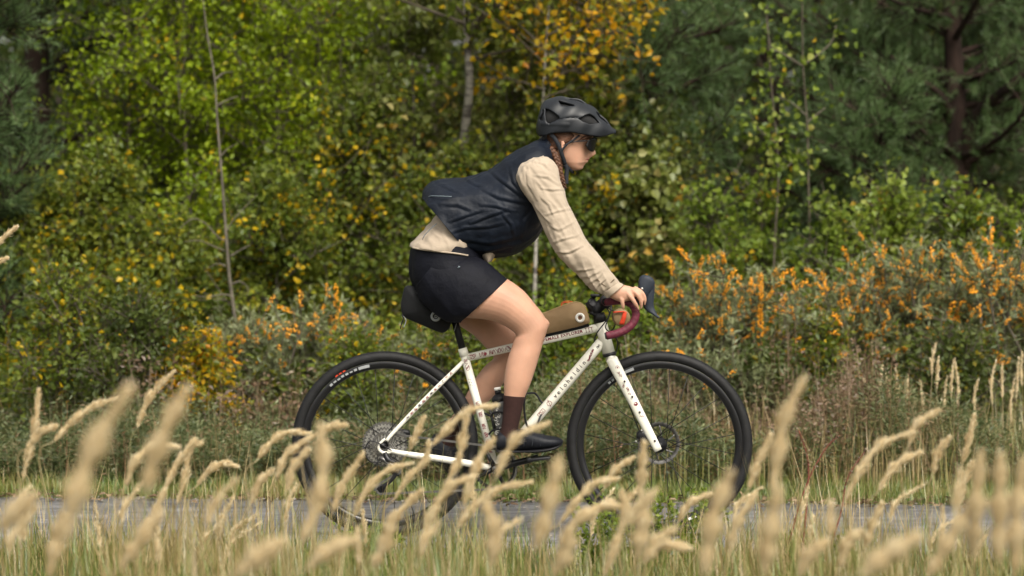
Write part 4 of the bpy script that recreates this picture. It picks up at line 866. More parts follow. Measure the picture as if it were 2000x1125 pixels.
# derailleur
DY = -.056
bp('derailleur_body', tube([at(752, 884, DY-.012), at(758, 898, DY-.018), at(772, 905, DY-.018)], [.009, .013, .010], 12, 4), M['black'])
bp('derailleur_link', tube([at(742, 893, DY-.014), at(765, 908, DY-.02), at(776, 915, DY-.016)], [.007, .010, .009], 12, 4), M['darksteel'])
for dy in (-.006, .006): bp('derailleur_cage', tube([at(776, 916, DY+dy), at(768, 934, DY+dy), at(744, 954, DY+dy)], [.009, .007, .009], 10, 4, flat=.18), M['black'])
for c in ((774, 920), (744, 955)):
    mb = lathe([(.004, -.002), (.0195, -.0016), (.0195, .0016), (.004, .002)], at(*c, DY), n=22)
    for k in range(11):
        a0 = k/11*2*math.pi; box(at(*c, DY)+[.0205*math.cos(a0), 0, .0205*math.sin(a0)], (.004, .0024, .004), mb)
    bp('pulley_wheel', mb, M['black'])
cab = tube([at(765, 880, -.072), at(740, 866, -.078), at(722, 862, -.08), at(713, 880, -.08), at(722, 900, -.076), at(745, 903, -.07)], [.0024], 8, 8); bp('shift_cable', cab, M['black'])
def chainpath():
    P = []; c0 = RH+[0, DY+.02, 0]
    a = [at(752-3, 868-40, DY+.012)*0]
    upper = [at(752, 841, -.036), at(800, 853, -.040), at(880, 866, -.044), at(962, 870.5, -.045)]
    upper[0] = at(738, 829, -.034); 
    up = catmull([RH+[.045*math.cos(t), -.034, .045*math.sin(t)] for t in np.linspace(R(200), R(95), 8)], 4)
    ring = [BB+[r0*math.cos(t), CRY, r0*math.sin(t)] for t in np.linspace(R(88), R(-95), 26)]
    low = [at(752, 964, DY)]
    S_turn = [at(740, 964, DY), at(733, 955, DY), at(741, 945, DY), at(764, 931, DY), at(783, 922, DY), at(781, 911, DY), at(770, 907, DY)]
    return np.array(list(up)+ring+low+S_turn+[RH+[.045*math.cos(R(260)), -.034, .045*math.sin(R(260))], RH+[.045*math.cos(R(205)), -.034, .045*math.sin(R(205))]])
CP = chainpath(); L = np.concatenate([[0], np.cumsum(np.linalg.norm(np.diff(CP, axis=0), axis=1))]); nlk = int(L[-1]/.0127); mb = MB()
for i in range(nlk):
    c = np.array([np.interp((i+.5)*.0127, L, CP[:, k]) for k in range(3)]); c2 = np.array([np.interp((i+.9)*.0127, L, CP[:, k]) for k in range(3)]); e = nrm(c2-c); f = np.cross(e, [0, 1, 0])
    wd = .0052 if i % 2 else .0036
    for sy in (-1, 1): box(c+np.array([0, sy*wd/2, 0]), (.0145, .001, .0078), mb, rot=np.stack([e, [0, 1, 0], f], -1))
    box(c-e*.006, (.0065, wd, .0065), mb, rot=np.stack([e, [0, 1, 0], f], -1))
bp('chain', mb, M['darksteel'], smooth=False, kind='stuff')
# brake calipers and hoses
bp('brake_caliper', loft([(1243, 845, 1243, 857, .058, .014), (1249, 840, 1249, 864, .058, .018), (1258, 840, 1258, 866, .058, .018), (1265, 848, 1265, 868, .058, .014)], 16, 4, .7), M['black'])
bp('caliper_bolt', lathe([(.005, -.003), (.005, .003)], at(1242, 863, .04), n=12), M['steel'])
bp('caliper_bolt', lathe([(.004, -.003), (.004, .003)], at(1253, 841, .04), n=12), M['steel'])
bp('brake_caliper', loft([(772, 846, 778, 856, .05, .014), (785, 838, 790, 852, .05, .016), (800, 840, 802, 850, .05, .012)], 16, 4, .7), M['black'])
bp('brake_hose', tube([at(1181, 597, .0), at(1190, 612, -.03), at(1183, 640, -.05), at(1196, 652, -.05), at(1206, 668, -.04), at(1203, 690, .02), at(1200, 705, .06), at(1225, 780, .078), at(1250, 845, .07)], [.0025], 8, 8), M['black'])
bp('brake_hose', tube([at(1184, 600, .02), at(1194, 596, -.04), at(1188, 620, -.06), at(1166, 650, -.045), at(1162, 665, -.03)], [.0025], 8, 8), M['black'])
bp('brake_hose', tube([at(1185, 600, .05), at(1205, 615, .06), at(1195, 645, .055), at(1165, 655, .035), at(1160, 672, .028)], [.0025], 8, 8), M['black'])
# bottle cages
bp('bottle_cage', tube([at(1062, 805, 0), at(1056, 812, -.02), at(1047, 832, -.036), at(1030, 832, -.038), at(1024, 800, -.038), at(1026, 772, -.036), at(1034, 768, -.02), at(1046, 769, -.0), at(1055, 782, .0), at(1060, 792, 0), at(1050, 812, .0)], [.004], 8, 6), M['black'])
bp('bottle_cage', tube([at(953, 850, -.005), at(964, 840, -.03), at(986, 836, -.038), at(992, 820, -.034), at(980, 805, -.04), at(964, 806, -.038), at(958, 812, -.02), at(944, 806, 0)], [.004], 8, 6), M['black'])
bp('cage_rail', tube([at(946, 790, 0)+[.018, -.0, 0], at(965, 872, 0)+[.016, 0, 0]], [.006], 8), M['black'])
def fine(uv, faces, mx=.0022):
    import bmesh
    bm = bmesh.new(); vs = [bm.verts.new((u, v, 0)) for u, v in uv]
    for f in faces:
        try: bm.faces.new([vs[i] for i in f])
        except ValueError: pass
    bmesh.ops.triangulate(bm, faces=bm.faces[:])
    for _ in range(4):
        ed = [e for e in bm.edges if e.calc_length() > mx]
        if not ed: break
        bmesh.ops.subdivide_edges(bm, edges=ed, cuts=1); bmesh.ops.triangulate(bm, faces=[f for f in bm.faces if len(f.verts) > 3])
    bm.verts.index_update(); V = np.array([v.co[:2] for v in bm.verts]); F = [tuple(v.index for v in f.verts) for f in bm.faces]; bm.free(); return V, F
# writing and drawings wrapped round the tubes
def wrap(A, B, rad, uv, faces, name, m, roll=0.0, label=None):
    """uv (u along tube, v across, upwards) laid on a tube from A to B on the camera's side"""
    uv, faces = fine(uv, faces); A = np.array(A); e = nrm(np.array(B)-A); nn = np.array([0, -1., 0]); nn = nrm(nn-(nn@e)*e); wv = np.cross(nn, e); wv = wv if wv[2] > 0 or abs(wv[2]) < 1e-6 else -wv
    if abs(e[2]) > .95 and wv[0] > 0 and False: wv = -wv
    ph = uv[:, 1]/rad+roll; RR = rad+.0009
    V = A+e*uv[:, :1]+RR*(np.cos(ph)[:, None]*nn+np.sin(ph)[:, None]*wv)
    mb = MB(); mb.add(V, faces); return bp(name, mb, m, smooth=False, label=label)
def text_uv(txt, size, spacing=1.0, bold=0.0):
    c = bpy.data.curves.new('lettering', 'FONT'); c.body = txt; c.size = size; c.space_character = spacing; c.offset = bold; c.resolution_u = 3
    o = bpy.data.objects.new('lettering', c); COL.objects.link(o); bpy.context.view_layer.update()
    me = o.evaluated_get(bpy.context.evaluated_depsgraph_get()).to_mesh(); V = np.array([v.co[:2] for v in me.vertices]); F = [tuple(p.vertices) for p in me.polygons]
    o.to_mesh_clear(); bpy.data.objects.remove(o); return V, F
def ribbon_uv(P, wd=.0014):
    P = np.array(P, float); l_ = np.concatenate([[0], np.cumsum(np.linalg.norm(np.diff(P, axis=0), axis=1))])
    if len(P) < 12: q_ = np.linspace(0, l_[-1], 30); P = np.stack([np.interp(q_, l_, P[:, 0]), np.interp(q_, l_, P[:, 1])], -1)
    T = nrm(np.gradient(P, axis=0)); N = np.stack([-T[:, 1], T[:, 0]], -1)*wd/2
    V = np.stack([P+N, P-N], 1).reshape(-1, 2); return V, [tuple(f) for f in grid_faces(len(P), 2, False)]
for i, ch in enumerate('veloheldin'):
    V, F = text_uv(ch, .0235, bold=.0003); V = V-[V[:, 0].mean(), 0]; e_ = (DT0-DT1)
    f = .556+.0305*i; A = DT1+e_*f
    wrap(A, DT0, .0197, V-[0, .006], F, 'letter', M['dark_print'])
V, F = ribbon_uv([(.009*math.cos(t), .009*math.sin(t)) for t in np.linspace(0, 6.4, 26)], .0018); wrap(DT1+(DT0-DT1)*.497, DT0, .0197, V, F, 'emblem', M['print'])
V, F = ribbon_uv([(-.006, -.014), (.006, .014)], .0018); wrap(DT1+(DT0-DT1)*.497, DT0, .0197, V, F, 'emblem', M['print'])
V, F = ribbon_uv([(-.016, -.007), (.016, -.007), (.016, .007), (-.016, .007), (-.016, -.007)], .0018); wrap(DT1+(DT0-DT1)*.42, DT0, .0195, V, F, 'drawing', M['print'])
V, F = ribbon_uv([(-.008, -.003), (-.008, .004), (0, .004), (0, -.003), (.008, -.003), (.008, .004)], .0018); wrap(DT1+(DT0-DT1)*.42, DT0, .0195, V, F, 'drawing', M['print'])
V, F = text_uv('FEMALE EXPLORER', .0165, 1.12, .0004); e_ = TT1-TT0; wrap(TT0+e_*.575, TT1, .0163, V-[0, .004], F, 'lettering', M['print'])
for k in range(3):
    V, F = ribbon_uv([(k*.011, .008), (k*.011, -.009)], .0018); wrap(TT0+e_*.895, TT1, .0165, V, F, 'drawing', M['print'])
V, F = ribbon_uv([(-.004, .009), (.026, .008)], .0016); wrap(TT0+e_*.895, TT1, .0165, V, F, 'drawing', M['print'])
def squig(A, B, rad, u, seed, size=.010, m='print', n=26, v0=0.0):
    r_ = np.random.default_rng(seed); t_ = np.linspace(0, 1, n); fx = r_.uniform(1, 3); fy = r_.uniform(2, 5)
    P = np.stack([u+size*(np.sin(t_*fx*6.28+r_.uniform(0, 6))*.6+(t_-.5)), v0+size*.6*np.sin(t_*fy*6.28+r_.uniform(0, 6))], -1); V, F = ribbon_uv(P, .0016); wrap(A, B, rad, V, F, 'drawing', M[m])
def disc_uv(r_, n=20): 
    t_ = np.linspace(0, 2*np.pi, n, endpoint=False); return np.stack([r_*np.cos(t_), r_*np.sin(t_)], -1), [tuple(range(n))]
for i, u in enumerate((.025, .065, .10, .13, .165)): squig(TT0, TT1, .0155, u, 10+i, .014, n=30)
V, F = disc_uv(.005); wrap(TT0+nrm(e_)*.075, TT1, .0155, V, F, 'drawing', M['print']); wrap(TT0+nrm(e_)*.19, TT1, .0155, V, F, 'drawing', M['print'])
for i, u in enumerate((.03, .055, .20, .24, .285, .32, .35, .38)): squig(ST0, BB, .0157, u, 30+i, .011)
for i in range(9):
    V, F = disc_uv(.0016, 8); wrap(ST0, BB, .0157, V+[.10+.011*(i//3)+.003*(i % 3), -.007+.007*(i % 3)], F, 'drawing', M['dark_print'])
for i in range(5): squig(DT1+(DT0-DT1)*.88, DT0, .0203, .009*i-.01, 50+i, .006, v0=-.006+.003*i)
squig(DT1+(DT0-DT1)*.95, DT0, .0205, .01, 61, .007, 'dark_print')
SSa, SSb = at(800, 811, -.061), at(893, 717, -.033)
for i in range(12): squig(SSa, SSb, .0085, -.01+.021*i, 70+i, .0065, 'print' if i % 3 else 'dark_print', 16)
# fork drawings sit on the blade's outer face
def face_px(x, y, Y, V, F, name, m, ang=0.0):
    P0 = at(x, y, Y); c, s_ = math.cos(ang), math.sin(ang); W = np.stack([P0[0]+V[:, 0]*c-V[:, 1]*s_, np.full(len(V), Y), P0[2]+V[:, 0]*s_+V[:, 1]*c], -1); mb = MB(); mb.add(W, F); return bp(name, mb, m, smooth=False)
FA, FB = at(1205, 722, -.046), at(1286, 880, -.060)
FY = lambda y: -.0600-(y-722)/158*.0095 if y > 722 else -.058
V, F = ribbon_uv([(.007*math.cos(t), .007*math.sin(t)) for t in np.linspace(0, 6.3, 20)], .0013); face_px(1206, 718, FY(722)-.001, V, F, 'drawing', M['print'])
V, F = disc_uv(.003); face_px(1206, 718, FY(722)-.001, V, F, 'drawing', M['print'])
for i, (x, y) in enumerate(((1209, 729), (1213, 734), (1218, 754), (1227, 762), (1230, 770), (1226, 759))):
    r_ = np.random.default_rng(90+i); t_ = np.linspace(0, 1, 20); V, F = ribbon_uv(np.stack([.008*(t_-.5)+.002*np.sin(t_*19), .005*np.sin(t_*r_.uniform(6, 16))], -1), .0013); face_px(x, y, FY(y)-.003, V, F, 'drawing', M['print'], r_.uniform(-1, 1))
V, F = disc_uv(.0075, 24); face_px(1242, 789, FY(789)-.0035, V, F, 'round_badge', M['print'])
V, F = disc_uv(.0035, 12); face_px(1241, 788, FY(789)-.0045, V*[1, .7], F, 'round_badge', M['white'])
V, F = ribbon_uv([(u, .0025*math.sin(u*900)) for u in np.linspace(-.009, .009, 26)], .0014); face_px(1254, 813, FY(813)-.0035, V, F, 'drawing', M['print'])

# ------------------------------------------------------------------ bags and bottle
def ring(x, y, Y, r0, r1, parent, m, name='logo_ring', n=28):
    t_ = np.linspace(0, 2*np.pi, n, endpoint=False); C = at(x, y, Y); rows = [[C+[r_*math.cos(a), h, r_*math.sin(a)] for a in t_] for r_, h in ((r0, 0), (r0, -.0008), (r1, -.0008), (r1, 0))]
    mb = MB(); mb.add(np.array(rows).reshape(-1, 3), [grid_faces(4, n)]); return obj(name, mb, m, parent)
sb = thing('saddle_bag', 'black zipped saddle bag with a pale ring logo hanging behind the seat post', 'bag', at(830, 640, 0))
obj('pouch', prism_px([(791, 560), (800, 557.5), (814, 562), (845, 585), (874, 605), (881, 622), (878, 640), (866, 650), (850, 646), (820, 633), (792, 621), (785, 612), (783, 594), (787, 572)], -.055, .055, puff=.012, sub=4), M['bagblack'], sb)
obj('zip', tube([at(797, 557, -.045), at(789, 575, -.0475), at(787, 598, -.0475), at(793, 617, -.0475), at(830, 632, -.0475), at(862, 645, -.045)], [.0022], 6, 6), M['black'], sb)
ring(851, 618, -.069, .0105, .0195, sb, M['greyprint']); V, F = text_uv('D', .016, 1, .0006)
face = at(851, 618, -.0695); mb = MB(); mb.add(np.stack([face[0]+V[:, 0]-.005, np.full(len(V), face[1]), face[2]+V[:, 1]-.006], -1), F); obj('logo_mark', mb, M['greyprint'], sb, smooth=False)
obj('zip_pull', tube([at(785, 614, -.05), at(788, 622, -.052), at(784, 633, -.05), at(782, 642, -.05)], [.0022, .0028, .002], 6, 4), M['black'], sb)
obj('zip_pull', tube([at(788, 617, -.05), at(793, 626, -.052), at(788, 640, -.05)], [.0018], 6, 4), M['greyprint'], sb)
obj('strap', box(at(885, 622, 0), (.034, .040, .022)), M['bagblack'], sb, bevel=.004)
tb_ = thing('top_tube_bag', 'tan long frame bag with a white ring logo lying on the top tube', 'bag', at(1110, 640, 0))
obj('pouch', prism_px([(1040, 617), (1064, 611), (1092, 600), (1119, 591), (1133, 592.5), (1143, 600), (1149, 614), (1152, 626), (1147, 633), (1110, 643), (1066, 653), (1040, 659)], -.030, .030, puff=.004, sub=3), M['bagtan'], tb_)
obj('zip', tube([at(1040, 616, -.026), at(1064, 610.5, -.027), at(1092, 599.5, -.027), at(1119, 590.5, -.027), at(1134, 592, -.026), at(1144, 600, -.024)], [.0020], 8, 5), M['tanbright'], tb_)
obj('zip_cord', tube([at(1119, 590, -.022), at(1108, 588, -.024), at(1098, 591, -.026), at(1096, 597, -.026), at(1103, 591, -.027), at(1116, 592, -.026)], [.0017], 6, 6), M['redcord'], tb_)
ring(1133, 620.5, -.0345, .0085, .0185, tb_, M['white'])
obj('logo_mark', lathe([(.0035, -.0004), (.0035, .0004)], at(1133, 620, -.0348), n=14), M['tape'], tb_)
obj('base_strip', tube([at(1040, 659.5, -.012), at(1110, 644, -.012), at(1150, 633, -.012)], [.009], 8, 3), M['bagblack'], tb_)
hb = thing('handlebar_bag', 'round tan handlebar roll with an orange red strap hanging in front of the head tube', 'bag', at(1213, 640, 0))
obj('roll', lathe([(.004, -.068), (.026, -.068), (.031, -.064), (.033, -.05), (.033, .05), (.031, .064), (.026, .068), (.004, .068)], at(1213, 620, 0), n=36), M['bagtan'], hb)
obj('strap', tube([at(1198, 610, -.072), at(1210, 609, -.074), at(1221, 609, -.074)], [.0028], 8, 4), M['redcord'], hb)
obj('strap_pull', loft([(1217, 609, 1224, 609, -.073, .002), (1214, 620, 1223, 620, -.076, .003), (1209, 633, 1219, 634, -.075, .003)], 10, 4), M['redcord'], hb)
bt = thing('water_bottle', 'smoky grey water bottle with a white topped black cap in the seat tube cage', 'bottle', at(980, 860, 0))
bax = [(971, 756.5), (972, 762), (973, 769), (975, 777), (977, 783), (983, 815), (991, 855)]
P_ = [at(x, y, 0) for x, y in bax]
obj('shell', tube([P_[4], P_[4]*.93+P_[5]*.07, P_[4]*.8+P_[5]*.2, P_[5], P_[5]*.7+P_[6]*.3, P_[6]], [.028, .034, .036, .0365, .034, .036, .0355, .033], 28, 4), M['bottle'], bt)
obj('cap', tube([P_[2], P_[2]*.6+P_[3]*.4, P_[3], P_[4]], [.012, .022, .0305, .0305], 24, 2), M['matte'], bt)
obj('nozzle', tube([P_[1], P_[2]], [.011, .012], 18), M['matte'], bt); obj('nozzle_tip', tube([P_[0], P_[1]], [.0125, .0135], 18), M['white'], bt)
for i, (x, y) in enumerate([(972, 800), (975, 812), (968, 818), (972, 828), (979, 836), (970, 845)]):
    r_ = np.random.default_rng(i); t_ = np.linspace(0, 1, 24); V, F = ribbon_uv(np.stack([.016*(t_-.5)+.003*np.sin(t_*15), .006*np.sin(t_*r_.uniform(8, 20))], -1), .0014); C0 = at(x, y, -.0385); W = np.stack([C0[0]+V[:, 0]*.5-V[:, 1]*.9, -.0385+(V[:, 0]*0), C0[2]+V[:, 0]*.9+V[:, 1]*.5], -1); mb = MB(); mb.add(W, F); obj('bottle_print', mb, M['white'], bt, smooth=False)

# ------------------------------------------------------------------ the rider
M['skin'] = mat('skin', (.49, .275, .19), .46, var=.13, scale=11, bump=.12, bscale=200, sss=.12)
M['jacket'] = mat('beige_jacket', (.375, .305, .235), .8, var=.05, scale=10, bump=.35, bscale=70, sheen=.1)
M['vest'] = mat('navy_vest', (.0050, .0080, .0155), .55, var=.25, scale=12, bump=1.0, bscale=32, spec=.22)
M['shorts'] = mat('black_shorts', (.0045, .005, .009), .65, var=.2, scale=15, bump=.5, bscale=60, spec=.14)
M['sock'] = mat('dark_brown_sock', (.030, .012, .010), .9, var=.2, scale=80, bump=.5, bscale=300)
M['shoe'] = mat('black_shoe', (.007, .008, .012), .5, var=.2, scale=30, bump=.3, spec=.22)
M['helmet'] = mat('helmet_shell', (.012, .014, .018), .42, var=.08, scale=20)
M['liner'] = mat('helmet_liner', (.012, .012, .013), .8, var=.2)
M['hair'] = mat('brown_hair', (.085, .036, .018), .5, var=.5, scale=30, bump=.8, bscale=60, stretch=(1, 4, 3))
M['lens'] = mat('dark_lens', (.004, .004, .005), .25, var=0, spec=.3)
M['strapm'] = mat('strap_webbing', (.012, .014, .019), .7, var=.1)
M['lip'] = mat('lips', (.42, .16, .13), .45, var=.05)
M['tabm'] = mat('beige_seam', (.13, .095, .06), .8, var=.1)
M['grey'] = mat('grey_zip', (.12, .15, .17), .5, var=.1)
RID = thing('person', 'cyclist in a navy vest, beige jacket, black shorts and black helmet riding the white bicycle', 'person', (at(870, 560, 0)[0], 0, 0))
hull = MB()
def lim(secs, n=28, sub=7, sup=1.0): loft(secs, n, sub, sup, True, hull)
# torso (under the clothes)
lim([(830, 530, 905, 530, 0, .10), (822, 505, 905, 510, 0, .130), (840, 475, 925, 485, 0, .130), (870, 425, 965, 470, 0, .130), (905, 385, 1020, 462, 0, .14), (950, 352, 1052, 430, 0, .15), (990, 325, 1070, 395, 0, .16), (1025, 303, 1082, 350, 0, .15), (1045, 290, 1086, 325, 0, .09), (1058, 278, 1094, 315, 0, .058), (1064, 262, 1108, 305, 0, .055)], 32)
for s in (-1, 1):
    if s < 0:
        lim([(840, 510, 870, 600, -.08, .08), (900, 505, 858, 600, -.09, .088), (945, 515, 885, 618, -.10, .088), (985, 541, 910, 621, -.108, .082), (1008, 556, 936, 623, -.11, .076), (1026, 571, 962, 627, -.112, .070), (1047, 596, 984, 636, -.112, .062), (1061, 614, 1001, 647, -.112, .056), (1070, 634, 1008, 656, -.112, .053), (1067, 651, 1004, 664, -.112, .052), (1060.5, 670, 999, 679, -.113, .050), (1055, 690, 992, 699, -.114, .052), (1047, 717, 986, 726, -.115, .051), (1036, 750, 984, 752, -.117, .044), (1025, 776, 984.5, 774, -.118, .036), (1018, 804, 983, 802, -.12, .030), (1010, 835, 979, 838, -.12, .030), (1010, 860, 975, 862, -.12, .032)])
        tube([at(1058, 622, -.112), at(1063, 633, -.112), at(1061, 643, -.112)], [.012, .021, .012], 12, 4, mb=hull);
    else:
        lim([(840, 520, 870, 605, .08, .08), (910, 530, 860, 612, .09, .085), (945, 560, 885, 628, .10, .084), (972, 588, 903, 640, .108, .076), (992, 612, 925, 655, .11, .068), (1010, 635, 946, 676, .112, .060), (1026, 660, 962, 694, .112, .053), (1020, 684, 962, 702, .112, .05), (1008, 706, 950, 712, .112, .052), (992, 735, 931, 735, .113, .051), (968, 770, 914, 765, .115, .042), (940, 797, 902, 788, .117, .034), (918, 818, 888, 806, .119, .029), (893, 846, 864, 838, .12, .029), (885, 862, 855, 850, .12, .03)])
    # arm down to the wrist
    Yh = s*.215
    lim([(1060, 318, 1030, 345, s*.13, .045), (1078, 340, 1028, 362, s*.175, .048), (1092, 375, 1046, 392, s*.19, .044), (1106, 410, 1066, 425, s*.205, .040), (1122, 445, 1084, 462, s*.215, .038), (1146, 485, 1110, 505, s*.22, .035), (1176, 525, 1148, 545, s*.222, .030), (1198, 547, 1180, 568, s*.224, .024), (1209, 557, 1190, 580, s*.226, .021), (1220, 557, 1203, 587, s*.226, .020), (1233, 560, 1214, 590, s*.226, .019), (1243, 565, 1226, 588, s*.226, .016), (1247, 571, 1236, 586, s*.225, .011)], 22, 6)
    def fing(pts, r_, dy=0.0): tube([at(x, y, s*Y) for x, y, Y in pts], r_, 12, 5, mb=hull)
    fing([(1208, 576, .232), (1214, 585, .238), (1216.5, 596, .236), (1217.5, 605, .232)], [.0100, .0090, .0082, .0068, .003])
    fing([(1222, 568, .232), (1232, 580, .243), (1241, 593, .243), (1248, 606, .236)], [.0105, .0097, .0088, .0072, .003])
    fing([(1231, 565, .228), (1245, 575, .240), (1252, 589, .240), (1252.5, 604, .234)], [.0105, .0098, .0088, .0072, .003])
    fing([(1238, 563, .222), (1252, 571, .230), (1259, 583, .230), (1259, 596, .226)], [.0100, .0095, .0085, .0070, .003])
    fing([(1205, 572, .212), (1216, 578, .196), (1228, 585, .188), (1240, 590, .186)], [.012, .0115, .0100, .0085, .003])
# neck and head
lim([(1044, 292, 1080, 330, 0, .060), (1057, 278, 1094, 316, 0, .056), (1066, 266, 1112, 312, 0, .055), (1075, 245, 1125, 300, 0, .055)])
HEAD = catmull([(1118, 210, 1084, 212, .03, 0), (1141, 224, 1067, 228, .060, 0), (1154, 243, 1061, 248, .071, 0), (1158, 260, 1061, 267, .074, 0), (1157.5, 270, 1063, 280, .073, 1.2), (1155, 280, 1066, 290, .071, 2.5), (1152.5, 289, 1069, 299, .068, 7), (1150, 298, 1073, 307, .065, 13.5), (1149, 303, 1076, 312, .063, 15), (1148, 306.5, 1080, 315, .061, 9), (1147.3, 309.5, 1084, 318, .059, 4.4), (1145.5, 312.8, 1089, 321, .057, 3.2), (1145, 316, 1094, 323.5, .054, 4.2), (1141, 320.5, 1098, 326, .050, 2.0), (1138.5, 325, 1103, 328.5, .045, 1.5), (1137, 329.5, 1108, 331, .036, 1.2), (1131, 332.5, 1113, 333, .022, .5)], 5)
th = np.linspace(0, 2*np.pi, 96, endpoint=False); rows = []
for x1, y1, x2, y2, b, nz in HEAD:
    P1, P2 = at(x1, y1, 0), at(x2, y2, 0); C = (P1+P2)/2; U = (P1-P2)/2
    c = np.cos(th); s_ = np.sin(th); wd = b*s_*(1-.22*np.clip(c, 0, 1)**2.2); front = (c > 0)
    nose = np.where(front, np.exp(-(wd/(.0125 if nz > 5 else .022))**2), 0)*nz/PX*CD
    eye = np.where(front, -np.exp(-((np.abs(wd)-.032)/.014)**2)*.007*np.exp(-((y1-283)/8.)**2), 0)
    rows.append(C+c[:, None]*U+(nose+eye)[:, None]*nrm(U)+wd[:, None]*np.array([0, -1, 0]))
capped(np.array(rows), hull)
me = hull.mesh('body_raw'); raw = bpy.data.objects.new('body_raw', me); COL.objects.link(raw)
md = raw.modifiers.new('r', 'REMESH'); md.mode = 'VOXEL'; md.voxel_size = .0028; md.use_smooth_shade = True
md = raw.modifiers.new('s', 'SMOOTH'); md.factor = .5; md.iterations = 3
bpy.context.view_layer.update()
body_me = bpy.data.meshes.new_from_object(raw.evaluated_get(bpy.context.evaluated_depsgraph_get())); bpy.data.objects.remove(raw)
for p in body_me.polygons: pass
body_me.name = 'body'; body_me.materials.clear(); body_me.materials.append(M['skin']); body_me.polygons.foreach_set('use_smooth', [True]*len(body_me.polygons))
obj('body', body_me, None, RID)
# cloth helper: lofted shell with folds pressed into the geometry
def cloth(name, secs, m, folds, n=120, sub=16, sup=1.0, cap=(False, False), thick=.003, parent=RID, post=None):
    rows = loft(secs, n, sub, sup, ret=True); Mn = rows.shape[0]
    du = np.gradient(rows, axis=0); dv = np.roll(rows, -1, 1)-np.roll(rows, 1, 1); N = nrm(np.cross(du, dv)); cen = rows.mean(1, keepdims=True)
    if ((rows-cen)*N).sum() < 0: N = -N
    d = np.zeros(rows.shape[:2])
    for i in range(Mn):
        for j in range(n): d[i, j] = folds(rows[i, j], i/(Mn-1), j/n)
    rows = rows+N*d[..., None]
    if post is not None: rows = post(rows)
    mb = MB(); V = rows.reshape(-1, 3); F = [grid_faces(Mn, n)]
    mb.add(V, F)
    if cap[0]: k = mb.n; mb.add([rows[0].mean(0)], np.zeros((0, 3), int)); j = np.arange(n); mb.f.append(np.stack([np.full(n, k), (j+1) % n, j], -1))
    if cap[1]: k = mb.n; mb.add([rows[-1].mean(0)], np.zeros((0, 3), int)); j = np.arange(n); mb.f.append(np.stack([np.full(n, k), (Mn-1)*n+j, (Mn-1)*n+(j+1) % n], -1))
    return obj(name, mb, m, parent, solid=thick)
def fold_noise(p, axis, fa, fb, amp, seed=0):
    e = np.array(axis); e = e/np.linalg.norm(e); t = p@e; q = p-e*t; v = Vector((t*fa+seed, q[0]*fb+q[2]*fb*1.0, q[1]*fb*.9))
    w_ = noise.noise(Vector(p)*6+Vector((seed, 0, 0)))*.06; v += Vector((0, w_*fb*.5, w_*fb*.4))
    r_ = 1-2.2*abs(noise.noise(v)); return amp*(r_-.4)
ax_t = (at(1045, 300, 0)-at(850, 430, 0)); 
def f_jack(p, u, v): return fold_noise(p, (.3, .2, -1), 6, 22, .004, 3)+.002*noise.noise(Vector(p)*40)
cloth('jacket', [(900, 375, 985, 455, 0, .120), (872, 402, 960, 470, 0, .126), (848, 428, 940, 482, 0, .140), (822, 458, 930, 490, 0, .157), (806, 475, 922, 496, 0, .163), (802, 482, 917, 499, 0, .163)], M['jacket'], f_jack, n=140, cap=(True, False))
obj('jacket_hem', tube([at(803, 481, -.02), at(812, 485, -.11), at(850, 490.5, -.159), at(890, 495, -.160), at(914, 499, -.135)], [.0035], 8, 8), M['jacket'], RID)
obj('jacket_front', loft([(930, 492, 985, 485, -.0, .08), (940, 502, 972, 495, -.0, .085), (949, 513, 960, 511, -.0, .08)], 24, 4), M['jacket'], RID)
obj('pocket_zip', tube([at(853, 437, -.130), at(842, 446, -.135), at(829, 460, -.135), at(825, 468, -.130)], [.0016], 6, 6), M['grey'], RID)
def topx(p):
    dx, dy, dz = p[0], p[1]+CD, p[2]-CH; dp = dy*cp-dz*sp_; return 1000+dx/dp*PX, 562.5-(dy*sp_+dz*cp)/dp*PX
def creases(lst, ox, oy, sc):
    out = []
    for P, wd, am in lst: out.append((np.array([(ox+a/sc, oy+b/sc) for a, b in P]), wd, am))
    return out
def crease_disp(p, C):
    x, y = topx(p); v = 0
    if p[1] > 0: return 0
    for P, wd, am in C:
        best = 1e9; sg_ = 1; ff = 0
        for k in range(len(P)-1):
            a, b = P[k], P[k+1]; ab = b-a; t_ = max(0, min(1, ((x-a[0])*ab[0]+(y-a[1])*ab[1])/(ab@ab))); q0, q1 = x-a[0]-ab[0]*t_, y-a[1]-ab[1]*t_; d_ = math.hypot(q0, q1)
            if d_ < best: best = d_; sg_ = 1 if ab[0]*q1-ab[1]*q0 > 0 else -1; ff = (k+t_)/(len(P)-1)
        if best < wd*5:
            tp = math.sin(math.pi*min(1, max(0, .12+ff*.76))); v += .62*am*tp*(math.exp(-(best/wd)**2)-.8*math.exp(-((sg_*best-wd*1.7)/wd)**2))
    return v
VC = creases([([(715, 295), (800, 365), (880, 425), (980, 500)], 3.4, .006), ([(560, 705), (700, 645), (835, 600)], 3.2, .007), ([(400, 690), (530, 640), (660, 600)], 3.0, .006), ([(640, 430), (780, 500), (1000, 545)], 4.0, .006), ([(500, 830), (700, 855), (930, 800)], 4.0, .0065),
  ([(300, 385), (400, 425), (500, 480)], 3.0, .006), ([(520, 355), (600, 405), (680, 420)], 2.6, .005), ([(820, 640), (880, 710), (900, 800)], 3.2, .006), ([(880, 270), (900, 380), (980, 490)], 3.0, .005), ([(400, 780), (520, 740), (700, 730), (820, 700)], 3.2, .0055), ([(1060, 600), (980, 690), (960, 820)], 3.4, .006), ([(560, 920), (720, 905), (900, 870)], 2.6, .005), ([(640, 560), (760, 570), (900, 610)], 3, .005), ([(330, 560), (460, 560), (560, 600)], 3.5, .005)], 780, 260, 4.0167)
